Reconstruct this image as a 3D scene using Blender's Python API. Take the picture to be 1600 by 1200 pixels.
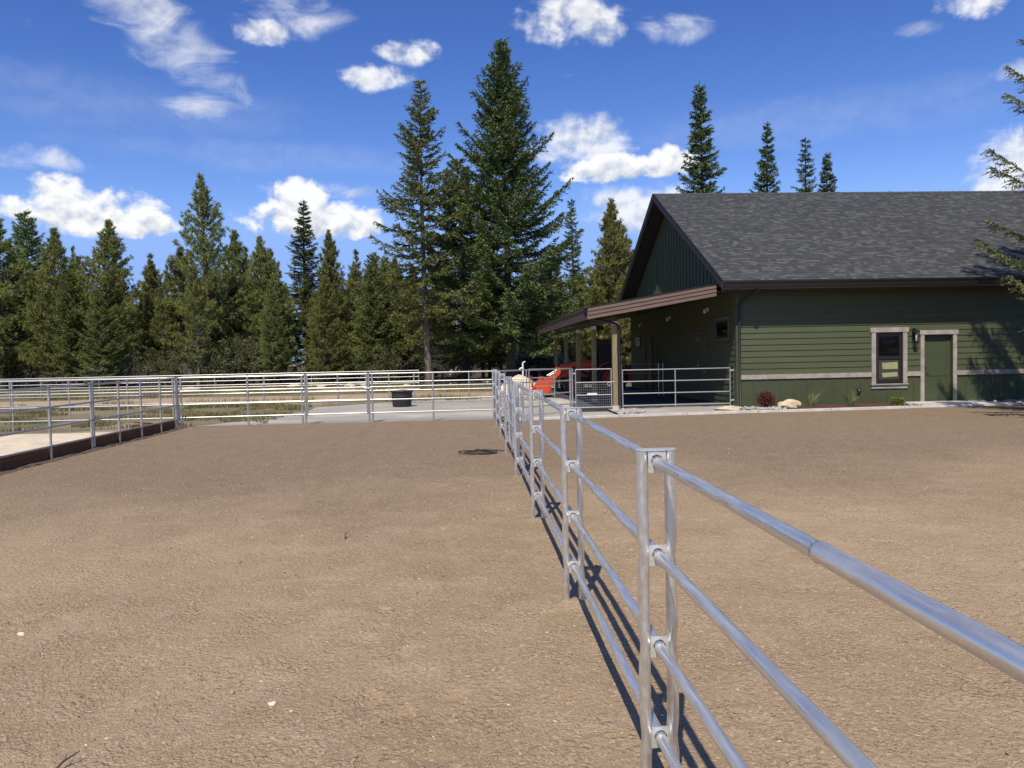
import bpy, math, random
import numpy as np
from mathutils import Vector

for o in list(bpy.data.objects):
    bpy.data.objects.remove(o)
SC = bpy.context.scene
COL = SC.collection
R = math.radians

# ------------------------------------------------------------------ camera
YAW, PITCH, ROLL, EYE = R(3.3), R(2.1), R(1.15), 1.72
cam = bpy.data.cameras.new('camera')
cam.sensor_width = 36.0
cam.lens = 27.0
cam.clip_start = 0.05
cam.clip_end = 3000
camo = bpy.data.objects.new('camera', cam)
COL.objects.link(camo)
camo.location = (0, 0, EYE)
from mathutils import Matrix
camo.rotation_euler = (Matrix.Rotation(-YAW, 3, 'Z') @ Matrix.Rotation(R(90) - PITCH, 3, 'X')
                       @ Matrix.Rotation(-ROLL, 3, 'Z')).to_euler()
SC.camera = camo


class X:
    """tiny wrapper so that shader maths can be written as formulas"""
    nt = None

    def __init__(s, sock):
        s.s = sock

    @staticmethod
    def m(op, *a):
        n = X.nt.nodes.new('ShaderNodeMath')
        n.operation = op
        for i, v in enumerate(a):
            if isinstance(v, X):
                X.nt.links.new(v.s, n.inputs[i])
            else:
                n.inputs[i].default_value = v
        return X(n.outputs[0])

    def __add__(s, o): return X.m('ADD', s, o)
    __radd__ = __add__
    def __sub__(s, o): return X.m('SUBTRACT', s, o)
    def __rsub__(s, o): return X.m('SUBTRACT', o, s)
    def __mul__(s, o): return X.m('MULTIPLY', s, o)
    __rmul__ = __mul__
    def __truediv__(s, o): return X.m('DIVIDE', s, o)
    def max(s, o): return X.m('MAXIMUM', s, o)
    def min(s, o): return X.m('MINIMUM', s, o)

    def ss(s, a, b, c=0.0, d=1.0):
        n = X.nt.nodes.new('ShaderNodeMapRange')
        n.interpolation_type = 'SMOOTHSTEP'
        X.nt.links.new(s.s, n.inputs[0])
        for i, v in enumerate((a, b, c, d)):
            n.inputs[i + 1].default_value = v
        return X(n.outputs[0])


# ------------------------------------------------------------------ world
SUNV = Vector((-0.205, -0.667, 1.0)).normalized()
W = bpy.data.worlds.new('World')
SC.world = W
W.use_nodes = True
nt = W.node_tree
nt.nodes.clear()
X.nt = nt
out = nt.nodes.new('ShaderNodeOutputWorld')
bg = nt.nodes.new('ShaderNodeBackground')
bg.inputs[1].default_value = 0.085
sky = nt.nodes.new('ShaderNodeTexSky')
sky.sky_type = 'NISHITA'
sky.sun_disc = False
sky.sun_elevation = math.asin(SUNV.z)
sky.sun_rotation = math.atan2(SUNV.x, SUNV.y)
sky.altitude = 700
sky.air_density = 1.0
sky.dust_density = 0.15
sky.ozone_density = 2.2
# clearer, deeper mountain air than the stock sky: one curve per channel over the whole dome
sr = nt.nodes.new('ShaderNodeSeparateColor')
nt.links.new(sky.outputs[0], sr.inputs[0])
hs = nt.nodes.new('ShaderNodeCombineColor')
for ch, (ref, val, p) in enumerate(((1.18, .76, 1.75), (2.0, 1.94, 1.45), (3.65, 6.2, 1.2))):
    c_ = X.m('POWER', X(sr.outputs[ch]).min((2.85, 4.3, 6.1)[ch]) / ref, p) * val
    nt.links.new(c_.s, hs.inputs[ch])
tc = nt.nodes.new('ShaderNodeTexCoord')
sp = nt.nodes.new('ShaderNodeSeparateXYZ')
nt.links.new(tc.outputs['Generated'], sp.inputs[0])
dx, dy, dz = X(sp.outputs[0]), X(sp.outputs[1]), X(sp.outputs[2])
az = X.m('ARCTAN2', dx, dy)
el = X.m('ARCSINE', dz)


def wnoise(sx, sy, ox, oy, scale, detail, rough, dist=0.0):
    cb = nt.nodes.new('ShaderNodeCombineXYZ')
    nt.links.new((az * sx + ox).s, cb.inputs[0])
    nt.links.new((el * sy + oy).s, cb.inputs[1])
    n = nt.nodes.new('ShaderNodeTexNoise')
    n.noise_dimensions = '2D'
    n.inputs['Scale'].default_value = scale
    n.inputs['Detail'].default_value = detail
    n.inputs['Roughness'].default_value = rough
    n.inputs['Distortion'].default_value = dist
    nt.links.new(cb.outputs[0], n.inputs['Vector'])
    return X(n.outputs[0])


# clouds by direction: kind, azimuth, elevation, half width, half height
CLOUDS = [
    ('cu', -.4288, .166, .098, .036), ('cu', -.466, .180, .036, .032), ('cu', -.370, .166, .038, .028),
    ('cu', -.1894, .170, .092, .036), ('cu', -.2043, .193, .045, .034), ('cu', -.135, .168, .036, .026),
    ('cu', .1984, .2284, .090, .024), ('cu', .265, .232, .042, .026),
    ('ha', .155, .263, .072, .040), ('ha', .235, .183, .085, .036), ('ha', .640, .190, .055, .044),
    ('c2', -.2399, .3825, .040, .017), ('c2', -.105, .342, .050, .017), ('c2', -.064, .370, .042, .016),
    ('c2', .1364, .405, .070, .026), ('c2', .175, .388, .04, .016), ('c2', .6007, .366, .045, .020),
    ('wi', -.3385, .352, .052, .040), ('wi', -.318, .312, .055, .028), ('wi', -.489, .2242, .058, .014),
    ('wi', -.3813, .392, .054, .022), ('wi', -.2203, .405, .075, .024), ('wi', -.1805, .2102, .062, .010),
    ('wi', .2764, .388, .048, .018), ('wi', .645, .286, .03, .012), ('wi', .545, .346, .026, .009),
    ('ve', -.42, .292, .24, .034), ('ve', -.2178, .247, .26, .020), ('ve', .45, .27, .25, .03),
]
n_lump = wnoise(1.0, 1.15, 3.1, 7.7, 26.0, 5.0, .55, .15)
n_lump2 = wnoise(1.0, 1.15, 3.1 - .004, 7.7 + .011, 26.0, 3.0, .55, .15)
n_wisp = wnoise(.62, 1.5, 1.7, 2.3, 16.0, 6.0, .6, .5)
n_big = wnoise(.7, 1.0, 9.1, 4.2, 5.0, 3.0, .5, .2)
env = {}
vert = None
for kind, a0, e0, ha, hb in CLOUDS:
    u = (az - a0) / ha
    if kind == 'cu':
        v = (el - e0) / hb
        vv = v.max(v * -1.55)                     # flatter base than crown
    else:
        v = (el - e0) / hb
        vv = v
    e = 1.0 - u * u - vv * vv
    env[kind] = e if kind not in env else env[kind].max(e)
    if kind == 'cu':
        t = v * e.ss(0.0, .35)
        vert = t if vert is None else vert + t
d_cu = (env['cu'].max(-1.0) + (n_lump - .5) * 2.5).ss(.05, .72)
d_c2 = (env['c2'].max(-1.2) + (n_lump - .5) * 2.4 + (n_wisp - .5) * 1.6).ss(-.1, 1.15, 0, .95)
d_ha = (env['ha'].max(-1.2) + (n_lump - .5) * 1.8 + (n_wisp - .5) * 2.2).ss(-.1, 1.1, 0, .85)
d_wi = (env['wi'].max(-1.2) + (n_wisp - .48) * 4.6).ss(-.2, 2.2, 0, .80)
d_ve = (env['ve'].max(-1.2) + (n_wisp - .5) * 2.0).ss(-.4, 1.4, 0, .10)
# the same kind of broken cloud over the rest of the sky, outside the modelled directions
side = X.m('ABSOLUTE', az - .07).ss(.66, .85)
high = el.ss(.45, .6)
d_el = (n_big * .9 + n_wisp * .5 - .5).ss(.30, .52, 0, .8) * side.max(high) * el.ss(.03, .12)
dens = d_cu.max(d_c2).max(d_ha).max(d_wi).max(d_ve).max(d_el)
shade = ((n_lump - n_lump2) * 3.0 + vert * .55 + .74).max(.10).min(1.0)
ccol = nt.nodes.new('ShaderNodeMixRGB')
ccol.inputs[1].default_value = (6.2, 6.9, 8.3, 1)
ccol.inputs[2].default_value = (11.6, 11.7, 11.8, 1)
nt.links.new(shade.s, ccol.inputs[0])
mixc = nt.nodes.new('ShaderNodeMixRGB')
nt.links.new(dens.s, mixc.inputs[0])
nt.links.new(hs.outputs[0], mixc.inputs[1])
nt.links.new(ccol.outputs[0], mixc.inputs[2])
nt.links.new(mixc.outputs[0], bg.inputs[0])
nt.links.new(bg.outputs[0], out.inputs[0])
W.cycles.sampling_method = 'MANUAL'
W.cycles.sample_map_resolution = 256

# ------------------------------------------------------------------ sun
sl = bpy.data.lights.new('sun', 'SUN')
sl.energy = 5.0
sl.angle = R(.53)
sl.color = (1.0, .92, .78)
so = bpy.data.objects.new('sun', sl)
COL.objects.link(so)
so.rotation_euler = SUNV.to_track_quat('Z', 'Y').to_euler()

SC.view_settings.view_transform = 'Standard'
SC.view_settings.look = 'None'
SC.view_settings.gamma = 1
SC.view_settings.use_curve_mapping = False
SC.view_settings.exposure = 0.0
SC.cycles.max_bounces = 4
SC.cycles.diffuse_bounces = 2
SC.cycles.glossy_bounces = 3
SC.cycles.transmission_bounces = 2
SC.cycles.transparent_max_bounces = 4
SC.render.engine = 'CYCLES'


# ------------------------------------------------------------------ materials
def rgb(c):
    return (c[0], c[1], c[2], 1)


def mat(name, c1, c2=None, scale=5, detail=4, rough=.8, metal=0, bump=0, bscale=None, bdist=.01, stretch=(1, 1, 1),
        island=0.0, objrand=0.0, transl=0.0, lo=.35, hi=.65, c3=None, scale3=1.0, spec=.5, lo3=.4, hi3=.65):
    m = bpy.data.materials.new(name)
    m.use_nodes = True
    t = m.node_tree
    b = t.nodes['Principled BSDF']
    b.inputs['Roughness'].default_value = rough
    b.inputs['Metallic'].default_value = metal
    b.inputs['Specular IOR Level'].default_value = spec
    X.nt = t
    tcn = t.nodes.new('ShaderNodeTexCoord')
    mp = t.nodes.new('ShaderNodeMapping')
    mp.inputs['Scale'].default_value = stretch
    geo = None
    t.links.new(tcn.outputs['Object'], mp.inputs[0])
    col = None
    nz = None
    if c2 is not None:
        nz = t.nodes.new('ShaderNodeTexNoise')
        nz.inputs['Scale'].default_value = scale
        nz.inputs['Detail'].default_value = detail
        nz.inputs['Roughness'].default_value = .6
        t.links.new(mp.outputs[0], nz.inputs['Vector'])
        f = X(nz.outputs[0]).ss(lo, hi)
        mx = t.nodes.new('ShaderNodeMixRGB')
        mx.inputs[1].default_value = rgb(c1)
        mx.inputs[2].default_value = rgb(c2)
        t.links.new(f.s, mx.inputs[0])
        col = mx.outputs[0]
        if c3 is not None:
            n3 = t.nodes.new('ShaderNodeTexNoise')
            n3.inputs['Scale'].default_value = scale3
            n3.inputs['Detail'].default_value = 3
            t.links.new(mp.outputs[0], n3.inputs['Vector'])
            m3 = t.nodes.new('ShaderNodeMixRGB')
            t.links.new(X(n3.outputs[0]).ss(lo3, hi3).s, m3.inputs[0])
            t.links.new(col, m3.inputs[1])
            m3.inputs[2].default_value = rgb(c3)
            col = m3.outputs[0]
    if island or objrand:
        hv = t.nodes.new('ShaderNodeHueSaturation')
        if col is None:
            hv.inputs['Color'].default_value = rgb(c1)
        else:
            t.links.new(col, hv.inputs['Color'])
        v = None
        if island:
            g = t.nodes.new('ShaderNodeNewGeometry')
            v = X(g.outputs['Random Per Island']) * (2 * island) + (1 - island)
        if objrand:
            oi = t.nodes.new('ShaderNodeObjectInfo')
            w = X(oi.outputs['Random']) * (2 * objrand) + (1 - objrand)
            v = w if v is None else v * w
            t.links.new((X(oi.outputs['Random']) * .03 + .485).s, hv.inputs['Hue'])
        t.links.new(v.s, hv.inputs['Value'])
        col = hv.outputs[0]
    if col is None:
        b.inputs['Base Color'].default_value = rgb(c1)
    else:
        t.links.new(col, b.inputs['Base Color'])
    if metal > .79 and bump:
        nr = t.nodes.new('ShaderNodeTexNoise')
        nr.inputs['Scale'].default_value = 45
        nr.inputs['Detail'].default_value = 5
        t.links.new(mp.outputs[0], nr.inputs['Vector'])
        t.links.new(X(nr.outputs[0]).ss(.3, .72, rough * .72, rough * 1.55).s, b.inputs['Roughness'])
    if bump:
        nb = t.nodes.new('ShaderNodeTexNoise')
        nb.inputs['Scale'].default_value = bscale or scale * 4
        nb.inputs['Detail'].default_value = 6
        nb.inputs['Roughness'].default_value = .65
        t.links.new(mp.outputs[0], nb.inputs['Vector'])
        bp = t.nodes.new('ShaderNodeBump')
        bp.inputs['Strength'].default_value = bump
        bp.inputs['Distance'].default_value = bdist
        t.links.new(nb.outputs[0], bp.inputs['Height'])
        t.links.new(bp.outputs[0], b.inputs['Normal'])
    if transl:
        tr = t.nodes.new('ShaderNodeBsdfTranslucent')
        if col is None:
            tr.inputs[0].default_value = rgb(c1)
        else:
            t.links.new(col, tr.inputs[0])
        ms = t.nodes.new('ShaderNodeMixShader')
        ms.inputs[0].default_value = transl
        t.links.new(b.outputs[0], ms.inputs[1])
        t.links.new(tr.outputs[0], ms.inputs[2])
        t.links.new(ms.outputs[0], t.nodes['Material Output'].inputs[0])
    return m


M = {}
M['meadow'] = mat('meadow_soil', (.20, .16, .09), (.10, .11, .045), .35, 8, .95, bump=.5, bscale=9, bdist=.03,
                  c3=(.30, .225, .14), scale3=.18, lo3=.47, hi3=.6)
M['gravel'] = mat('gravel', (.40, .37, .32), (.27, .25, .215), 22, 6, .95, bump=.6, bscale=60, bdist=.015,
                  c3=(.46, .42, .35), scale3=.4, lo3=.45, hi3=.7)
M['sand'] = mat('arena_sand', (.68, .57, .40), (.55, .455, .32), 3, 8, .95, bump=.4, bscale=25, bdist=.02)
M['track'] = mat('track_soil', (.44, .32, .20), (.33, .235, .14), 1.2, 8, .95, bump=.4, bscale=15, bdist=.02)
M['concrete'] = mat('concrete', (.60, .57, .51), (.47, .45, .40), 4, 6, .85, bump=.15, bscale=60, bdist=.004)
M['slab'] = mat('rubber_matting', (.060, .062, .066), (.042, .044, .048), 2, 6, .8, bump=.1, bscale=40, bdist=.004)
M['galv'] = mat('galvanised_steel', (.80, .78, .71), (.66, .645, .59), 55, 5, .34, metal=.86, bump=.05, bscale=90, bdist=.001,
                stretch=(1, 1, .35), c3=(.72, .73, .74), scale3=9, lo3=.5, hi3=.66)
M['galv_rail'] = mat('galvanised_rail', (.82, .80, .73), (.68, .665, .61), 60, 6, .30, metal=.80, bump=.04, bscale=110,
                     bdist=.001, stretch=(1, .12, 1), c3=(.74, .75, .77), scale3=14, lo3=.5, hi3=.64)
M['galv_far'] = mat('galvanised_panel', (.60, .585, .54), (.49, .48, .445), 30, 3, .38, metal=.8)
M['zinc'] = mat('zinc_bracket', (.74, .73, .69), (.63, .62, .585), 70, 4, .45, metal=.6)
M['siding'] = mat('olive_siding', (.073, .085, .038), (.065, .076, .034), 3, 6, .62, bump=.12, bscale=30, bdist=.003,
                  stretch=(.25, .25, 6), objrand=.07)
M['panel'] = mat('olive_panel', (.062, .073, .032), (.055, .065, .029), 3, 6, .6, bump=.1, bscale=40, bdist=.002, objrand=.03)
M['doorgreen'] = mat('door_paint', (.068, .082, .042), (.063, .077, .039), 2, 4, .42)
M['darktrim'] = mat('shaded_stain_trim', (.115, .100, .082), (.080, .070, .058), 5, 8, .85)  # copy of the weathered trim, darkened to put porch shade into its colour
M['trim'] = mat('weathered_trim', (.40, .355, .31), (.29, .26, .225), 5, 8, .85, stretch=(1, 1, 1), bump=.3, bscale=30, bdist=.003)
M['brown'] = mat('brown_fascia', (.185, .125, .095), (.150, .10, .075), 4, 6, .7, stretch=(.4, .4, 4), bump=.1, bscale=20, bdist=.003)
M['darkbrown'] = mat('dark_fascia', (.040, .030, .026), (.032, .024, .021), 4, 5, .6)
M['black'] = mat('black_metal', (.014, .014, .016), None, rough=.45)
M['soffit'] = mat('soffit_wood', (.042, .034, .020), (.032, .026, .016), 4, 5, .75, stretch=(1, .2, 1))
M['post'] = mat('treated_timber', (.30, .235, .11), (.21, .165, .08), 5, 8, .8, stretch=(6, 6, .4), bump=.3, bscale=30, bdist=.004)
M['board'] = mat('stained_board', (.20, .088, .036), (.125, .056, .026), 6, 7, .8, stretch=(1, .3, 5), bump=.3, bscale=25, bdist=.004)
M['mulch'] = mat('bark_mulch', (.135, .052, .028), (.065, .028, .018), 40, 6, .95, bump=1, bscale=60, bdist=.03)
M['rock'] = mat('pale_rock', (.62, .50, .34), (.48, .39, .27), 4, 7, .9, bump=.5, bscale=9, bdist=.02)
M['greyrock'] = mat('grey_rock', (.36, .34, .30), (.26, .245, .215), 4, 6, .9, island=.35)
M['clod'] = mat('soil_clods', (.305, .218, .138), None, rough=.95, island=.24)
M['pebble'] = mat('pebbles', (.50, .42, .33), None, rough=.9, island=.35)
M['bark'] = mat('bark', (.105, .080, .062), (.055, .043, .035), 6, 8, .95, stretch=(3, 3, .6), bump=.8, bscale=12, bdist=.03)
M['palebark'] = mat('pale_bark', (.20, .165, .13), (.12, .098, .078), 6, 8, .95, stretch=(3, 3, .6), bump=.8, bscale=12, bdist=.03)
M['deadwood'] = mat('dead_twigs', (.115, .098, .078), None, rough=.95, island=.4)
M['fir'] = mat('fir_needles', (.200, .232, .068), (.145, .182, .058), .8, 3, .7, island=.45, objrand=.14, transl=.22, spec=.25)
M['firdark'] = mat('dark_fir_needles', (.148, .182, .056), (.104, .140, .048), .8, 3, .7, island=.45, objrand=.1, transl=.18, spec=.25)
M['spruce'] = mat('near_spruce_needles', (.215, .235, .080), (.150, .180, .064), 2, 3, .65, island=.45, transl=.25, spec=.3)
M['pine'] = mat('pine_needles', (.275, .290, .082), (.200, .228, .070), .8, 3, .7, island=.4, objrand=.16, transl=.32, spec=.25)
M['pineyel'] = mat('yellow_pine_needles', (.29, .27, .080), (.21, .21, .066), .8, 3, .7, island=.4, objrand=.1, transl=.28, spec=.25)
M['scrub'] = mat('scrub_leaves', (.165, .175, .068), (.105, .120, .048), 1.5, 3, .75, island=.45, objrand=.2, transl=.25, spec=.2)
M['grass'] = mat('dry_grass', (.30, .25, .110), (.19, .185, .072), .5, 3, .85, island=.4, transl=.3, spec=.2)
M['plantgrass'] = mat('ornamental_grass', (.20, .25, .10), None, rough=.8, island=.35, transl=.3, spec=.2)
M['barberry'] = mat('red_leaves', (.13, .030, .028), None, rough=.7, island=.5, transl=.25, spec=.3)
M['juniper'] = mat('juniper_leaves', (.17, .20, .040), None, rough=.75, island=.45, transl=.2, spec=.2)
M['rubber'] = mat('black_rubber', (.020, .020, .021), (.028, .028, .028), 8, 4, .6)
M['hose'] = mat('dusty_hose', (.040, .036, .032), None, rough=.65)
M['orange'] = mat('orange_paint', (.66, .075, .018), (.58, .062, .016), 3, 4, .42)
M['maroon'] = mat('dark_red_plastic', (.10, .016, .012), None, rough=.5)  # cab roof red toned down so the porch shade sits in its colour
M['cabglass'] = mat('tinted_cab_glass', (.012, .014, .014), None, rough=.25, spec=.2)
M['red'] = mat('red_webbing', (.22, .015, .02), None, rough=.8)
M['glass'] = mat('dark_glass', (.006, .006, .007), None, rough=.04, spec=.25)
M['darkframe'] = mat('bronze_window_frame', (.020, .018, .019), None, rough=.45)
M['card'] = mat('yellow_card', (.33, .34, .16), (.29, .30, .14), 4, 3, .8)  # yellowish tone for the two shapes in the lower window pane
M['card_dim'] = mat('screen_cloth', (.045, .045, .038), None, rough=.8)
M['white'] = mat('white_paint', (.80, .80, .78), (.74, .74, .72), 3, 4, .45)
M['brass'] = mat('lamp_glass', (.55, .52, .45), None, rough=.15)
M['sign'] = mat('sign_plate', (.50, .50, .49), (.05, .05, .05), 14, 3, .6, lo=.48, hi=.56)
M['houseroof'] = mat('house_roof', (.16, .155, .16), (.12, .12, .125), 3, 4, .9)
M['housewall'] = mat('house_wall', (.13, .10, .08), (.10, .08, .06), 3, 4, .9)
M['wood'] = mat('bare_wood', (.30, .20, .11), (.20, .13, .075), 5, 6, .85, stretch=(1, 1, 1))
M['palewood'] = mat('split_wood', (.50, .40, .28), (.38, .30, .2), 6, 6, .9)
M['forestfloor'] = mat('forest_floor', (.085, .068, .045), (.055, .050, .030), 1.5, 6, .95, bump=.5, bscale=6, bdist=.05)


def dirt_material():
    m = bpy.data.materials.new('pen_dirt')
    m.use_nodes = True
    t = m.node_tree
    X.nt = t
    b = t.nodes['Principled BSDF']
    b.inputs['Roughness'].default_value = .95
    b.inputs['Specular IOR Level'].default_value = .15
    tcn = t.nodes.new('ShaderNodeTexCoord')

    def nz(scale, detail, rough=.6, st=(1, 1, 1), dist=0):
        mp = t.nodes.new('ShaderNodeMapping')
        mp.inputs['Scale'].default_value = st
        t.links.new(tcn.outputs['Object'], mp.inputs[0])
        n = t.nodes.new('ShaderNodeTexNoise')
        n.inputs['Scale'].default_value = scale
        n.inputs['Detail'].default_value = detail
        n.inputs['Roughness'].default_value = rough
        n.inputs['Distortion'].default_value = dist
        t.links.new(mp.outputs[0], n.inputs['Vector'])
        return X(n.outputs[0])

    def mix(f, a, c):
        n = t.nodes.new('ShaderNodeMixRGB')
        t.links.new(f.s, n.inputs[0])
        if isinstance(a, tuple):
            n.inputs[1].default_value = rgb(a)
        else:
            t.links.new(a, n.inputs[1])
        n.inputs[2].default_value = rgb(c)
        return n.outputs[0]
    def vor(scale, rnd=1.0):
        v = t.nodes.new('ShaderNodeTexVoronoi')
        v.inputs['Scale'].default_value = scale
        v.inputs['Randomness'].default_value = rnd
        t.links.new(wv.outputs[0], v.inputs['Vector'])
        return v
    # warp so that crumbs are uneven
    wn = t.nodes.new('ShaderNodeTexNoise')
    wn.inputs['Scale'].default_value = 18
    t.links.new(tcn.outputs['Object'], wn.inputs['Vector'])
    wv = t.nodes.new('ShaderNodeMixRGB')
    wv.blend_type = 'LINEAR_LIGHT'
    wv.inputs[0].default_value = .03
    t.links.new(tcn.outputs['Object'], wv.inputs[1])
    t.links.new(wn.outputs['Color'], wv.inputs[2])
    big = nz(.28, 4, .55, (1, .8, 1), .4)
    mid = nz(1.6, 7, .65)
    fine = nz(30, 8, .75)
    patch = nz(2.6, 4, .6)
    v1, v2 = vor(34), vor(85)
    crumb = 1.0 - X(v1.outputs['Distance']) * 1.7
    crumb2 = 1.0 - X(v2.outputs['Distance']) * 1.7
    lump = patch.ss(.38, .62)
    c = mix(big.ss(.36, .64), (.420, .305, .184), (.345, .246, .148))
    c = mix(mid.ss(.44, .66, 0, .6), c, (.470, .350, .226))
    # the harrowed far end of the pen is damper, browner soil
    so_ = t.nodes.new('ShaderNodeSeparateXYZ')
    t.links.new(tcn.outputs['Object'], so_.inputs[0])
    damp = (X(so_.outputs[1]) + (big - .5) * 7.0 - X(so_.outputs[0]) * .12).ss(5.5, 13.0, 0, .85)
    c = mix(damp, c, (.228, .164, .108))
    c = mix(fine.ss(.52, .74, 0, .7), c, (.245, .168, .104))
    sp_ = t.nodes.new('ShaderNodeSeparateColor')
    t.links.new(v2.outputs['Color'], sp_.inputs[0])
    c = mix(X(sp_.outputs[0]).ss(.86, .97, 0, .55), c, (.60, .50, .36))
    c = mix(X(sp_.outputs[1]).ss(.88, .97, 0, .5), c, (.20, .14, .095))
    t.links.new(c, b.inputs['Base Color'])
    h = mid * .45 + fine * .40 + crumb * (lump * .20 + .05) + crumb2 * .10 + nz(7, 6, .65) * .5
    bp = t.nodes.new('ShaderNodeBump')
    bp.inputs['Strength'].default_value = 1.0
    bp.inputs['Distance'].default_value = .042
    t.links.new(h.s, bp.inputs['Height'])
    t.links.new(bp.outputs[0], b.inputs['Normal'])
    return m


M['dirt'] = dirt_material()


def shingle_material():
    m = bpy.data.materials.new('asphalt_shingles')
    m.use_nodes = True
    t = m.node_tree
    X.nt = t
    b = t.nodes['Principled BSDF']
    b.inputs['Roughness'].default_value = .9
    b.inputs['Specular IOR Level'].default_value = .25
    g = t.nodes.new('ShaderNodeNewGeometry')
    tcn = t.nodes.new('ShaderNodeTexCoord')
    n = t.nodes.new('ShaderNodeTexNoise')
    n.inputs['Scale'].default_value = 120
    n.inputs['Detail'].default_value = 3
    t.links.new(tcn.outputs['Object'], n.inputs['Vector'])
    rp = t.nodes.new('ShaderNodeValToRGB')
    e = rp.color_ramp.elements
    e[0].color = (.046, .048, .048, 1)
    e[1].color = (.104, .106, .103, 1)
    x = rp.color_ramp.elements.new(.55)
    x.color = (.060, .062, .062, 1)
    x = rp.color_ramp.elements.new(.85)
    x.color = (.083, .085, .083, 1)
    f = X(g.outputs['Random Per Island']) + (X(n.outputs[0]) - .5) * .35
    t.links.new(f.s, rp.inputs[0])
    t.links.new(rp.outputs[0], b.inputs['Base Color'])
    return m


M['shingle'] = shingle_material()


# ------------------------------------------------------------------ mesh helpers
def tag(o, label=None, cat=None, group=None, kind=None):
    if label: o['label'] = label
    if cat: o['category'] = cat
    if group: o['group'] = group
    if kind: o['kind'] = kind
    return o


def link(name, me, m, parent=None):
    o = bpy.data.objects.new(name, me)
    COL.objects.link(o)
    if m is not None and not me.materials:
        me.materials.append(M[m] if isinstance(m, str) else m)
    if parent is not None:
        o.parent = parent
    return o


def empty(name, loc=(0, 0, 0), rz=0.0):
    o = bpy.data.objects.new(name, None)
    COL.objects.link(o)
    o.location = loc
    o.rotation_euler = (0, 0, rz)
    o.empty_display_size = .2
    return o


def np_mesh(name, V, F, smooth=False):
    """V (n,3) array, F (m,k) array of equal-sized faces"""
    me = bpy.data.meshes.new(name)
    V = np.asarray(V, np.float32)
    F = np.asarray(F, np.int32)
    me.vertices.add(len(V))
    me.vertices.foreach_set('co', V.ravel())
    k = F.shape[1]
    me.loops.add(F.size)
    me.loops.foreach_set('vertex_index', F.ravel())
    me.polygons.add(len(F))
    me.polygons.foreach_set('loop_start', np.arange(0, F.size, k, dtype=np.int32))
    me.polygons.foreach_set('use_smooth', np.full(len(F), smooth, bool))
    me.update(calc_edges=True)
    return me


class MB:
    def __init__(s):
        s.v, s.f, s.sm = [], [], []

    def add(s, vs, fs, smooth=False):
        k = len(s.v)
        s.v += [tuple(p) for p in vs]
        for f in fs:
            s.f.append([i + k for i in f])
            s.sm.append(smooth)
        return s

    def box(s, x0, x1, y0, y1, z0, z1):
        vs = [(x, y, z) for z in (z0, z1) for y in (y0, y1) for x in (x0, x1)]
        return s.add(vs, [(0, 2, 3, 1), (4, 5, 7, 6), (0, 1, 5, 4), (2, 6, 7, 3), (0, 4, 6, 2), (1, 3, 7, 5)])

    def prism(s, prof, axis, a0, a1):
        """closed profile [(p,q)] extruded along axis ('x': p=y,q=z; 'y': p=x,q=z; 'z': p=x,q=y)"""
        def P(p, q, a):
            return {'x': (a, p, q), 'y': (p, a, q), 'z': (p, q, a)}[axis]
        n = len(prof)
        vs = [P(p, q, a0) for p, q in prof] + [P(p, q, a1) for p, q in prof]
        fs = [(i, (i + 1) % n, n + (i + 1) % n, n + i) for i in range(n)]
        fs += [tuple(range(n))[::-1], tuple(range(n, 2 * n))]
        return s.add(vs, fs)

    def path(s, pts, r, n=10, cap=True, smooth=True):
        pts = [Vector(p) for p in pts]
        rs = r if isinstance(r, (list, tuple)) else [r] * len(pts)
        vs, fs = [], []
        ref = None
        for i, p in enumerate(pts):
            d = (pts[min(i + 1, len(pts) - 1)] - pts[max(i - 1, 0)])
            if d.length < 1e-9:
                d = Vector((0, 0, 1))
            d.normalize()
            if ref is None:
                ref = Vector((0, 0, 1)) if abs(d.z) < .9 else Vector((1, 0, 0))
            a = d.cross(ref).normalized()
            b = a.cross(d).normalized()
            ref = b
            for k in range(n):
                t = 2 * math.pi * k / n
                vs.append(p + (a * math.cos(t) + b * math.sin(t)) * rs[i])
        for i in range(len(pts) - 1):
            for k in range(n):
                fs.append((i * n + k, i * n + (k + 1) % n, (i + 1) * n + (k + 1) % n, (i + 1) * n + k))
        s.add(vs, fs, smooth)
        if cap:
            s.add(vs[:n], [tuple(range(n))[::-1]])
            s.add(vs[-n:], [tuple(range(n))])
        return s

    def lathe(s, prof, n=24, c=(0, 0, 0), smooth=True, axis='z'):
        vs, fs = [], []
        for r, z in prof:
            for k in range(n):
                t = 2 * math.pi * k / n
                a, b = r * math.cos(t), r * math.sin(t)
                p = (a, b, z) if axis == 'z' else (a, z, b)
                vs.append((p[0] + c[0], p[1] + c[1], p[2] + c[2]))
        for i in range(len(prof) - 1):
            for k in range(n):
                fs.append((i * n + k, i * n + (k + 1) % n, (i + 1) * n + (k + 1) % n, (i + 1) * n + k))
        return s.add(vs, fs, smooth)

    def mesh(s, name):
        me = bpy.data.meshes.new(name)
        me.from_pydata(s.v, [], s.f)
        me.polygons.foreach_set('use_smooth', s.sm)
        me.update()
        return me

    def build(s, name, m, parent=None):
        return link(name, s.mesh(name), m, parent)


def copy_tree(o, parent=None):
    c = o.copy()
    COL.objects.link(c)
    c.parent = parent
    for ch in list(o.children):
        copy_tree(ch, c)
    return c


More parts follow.
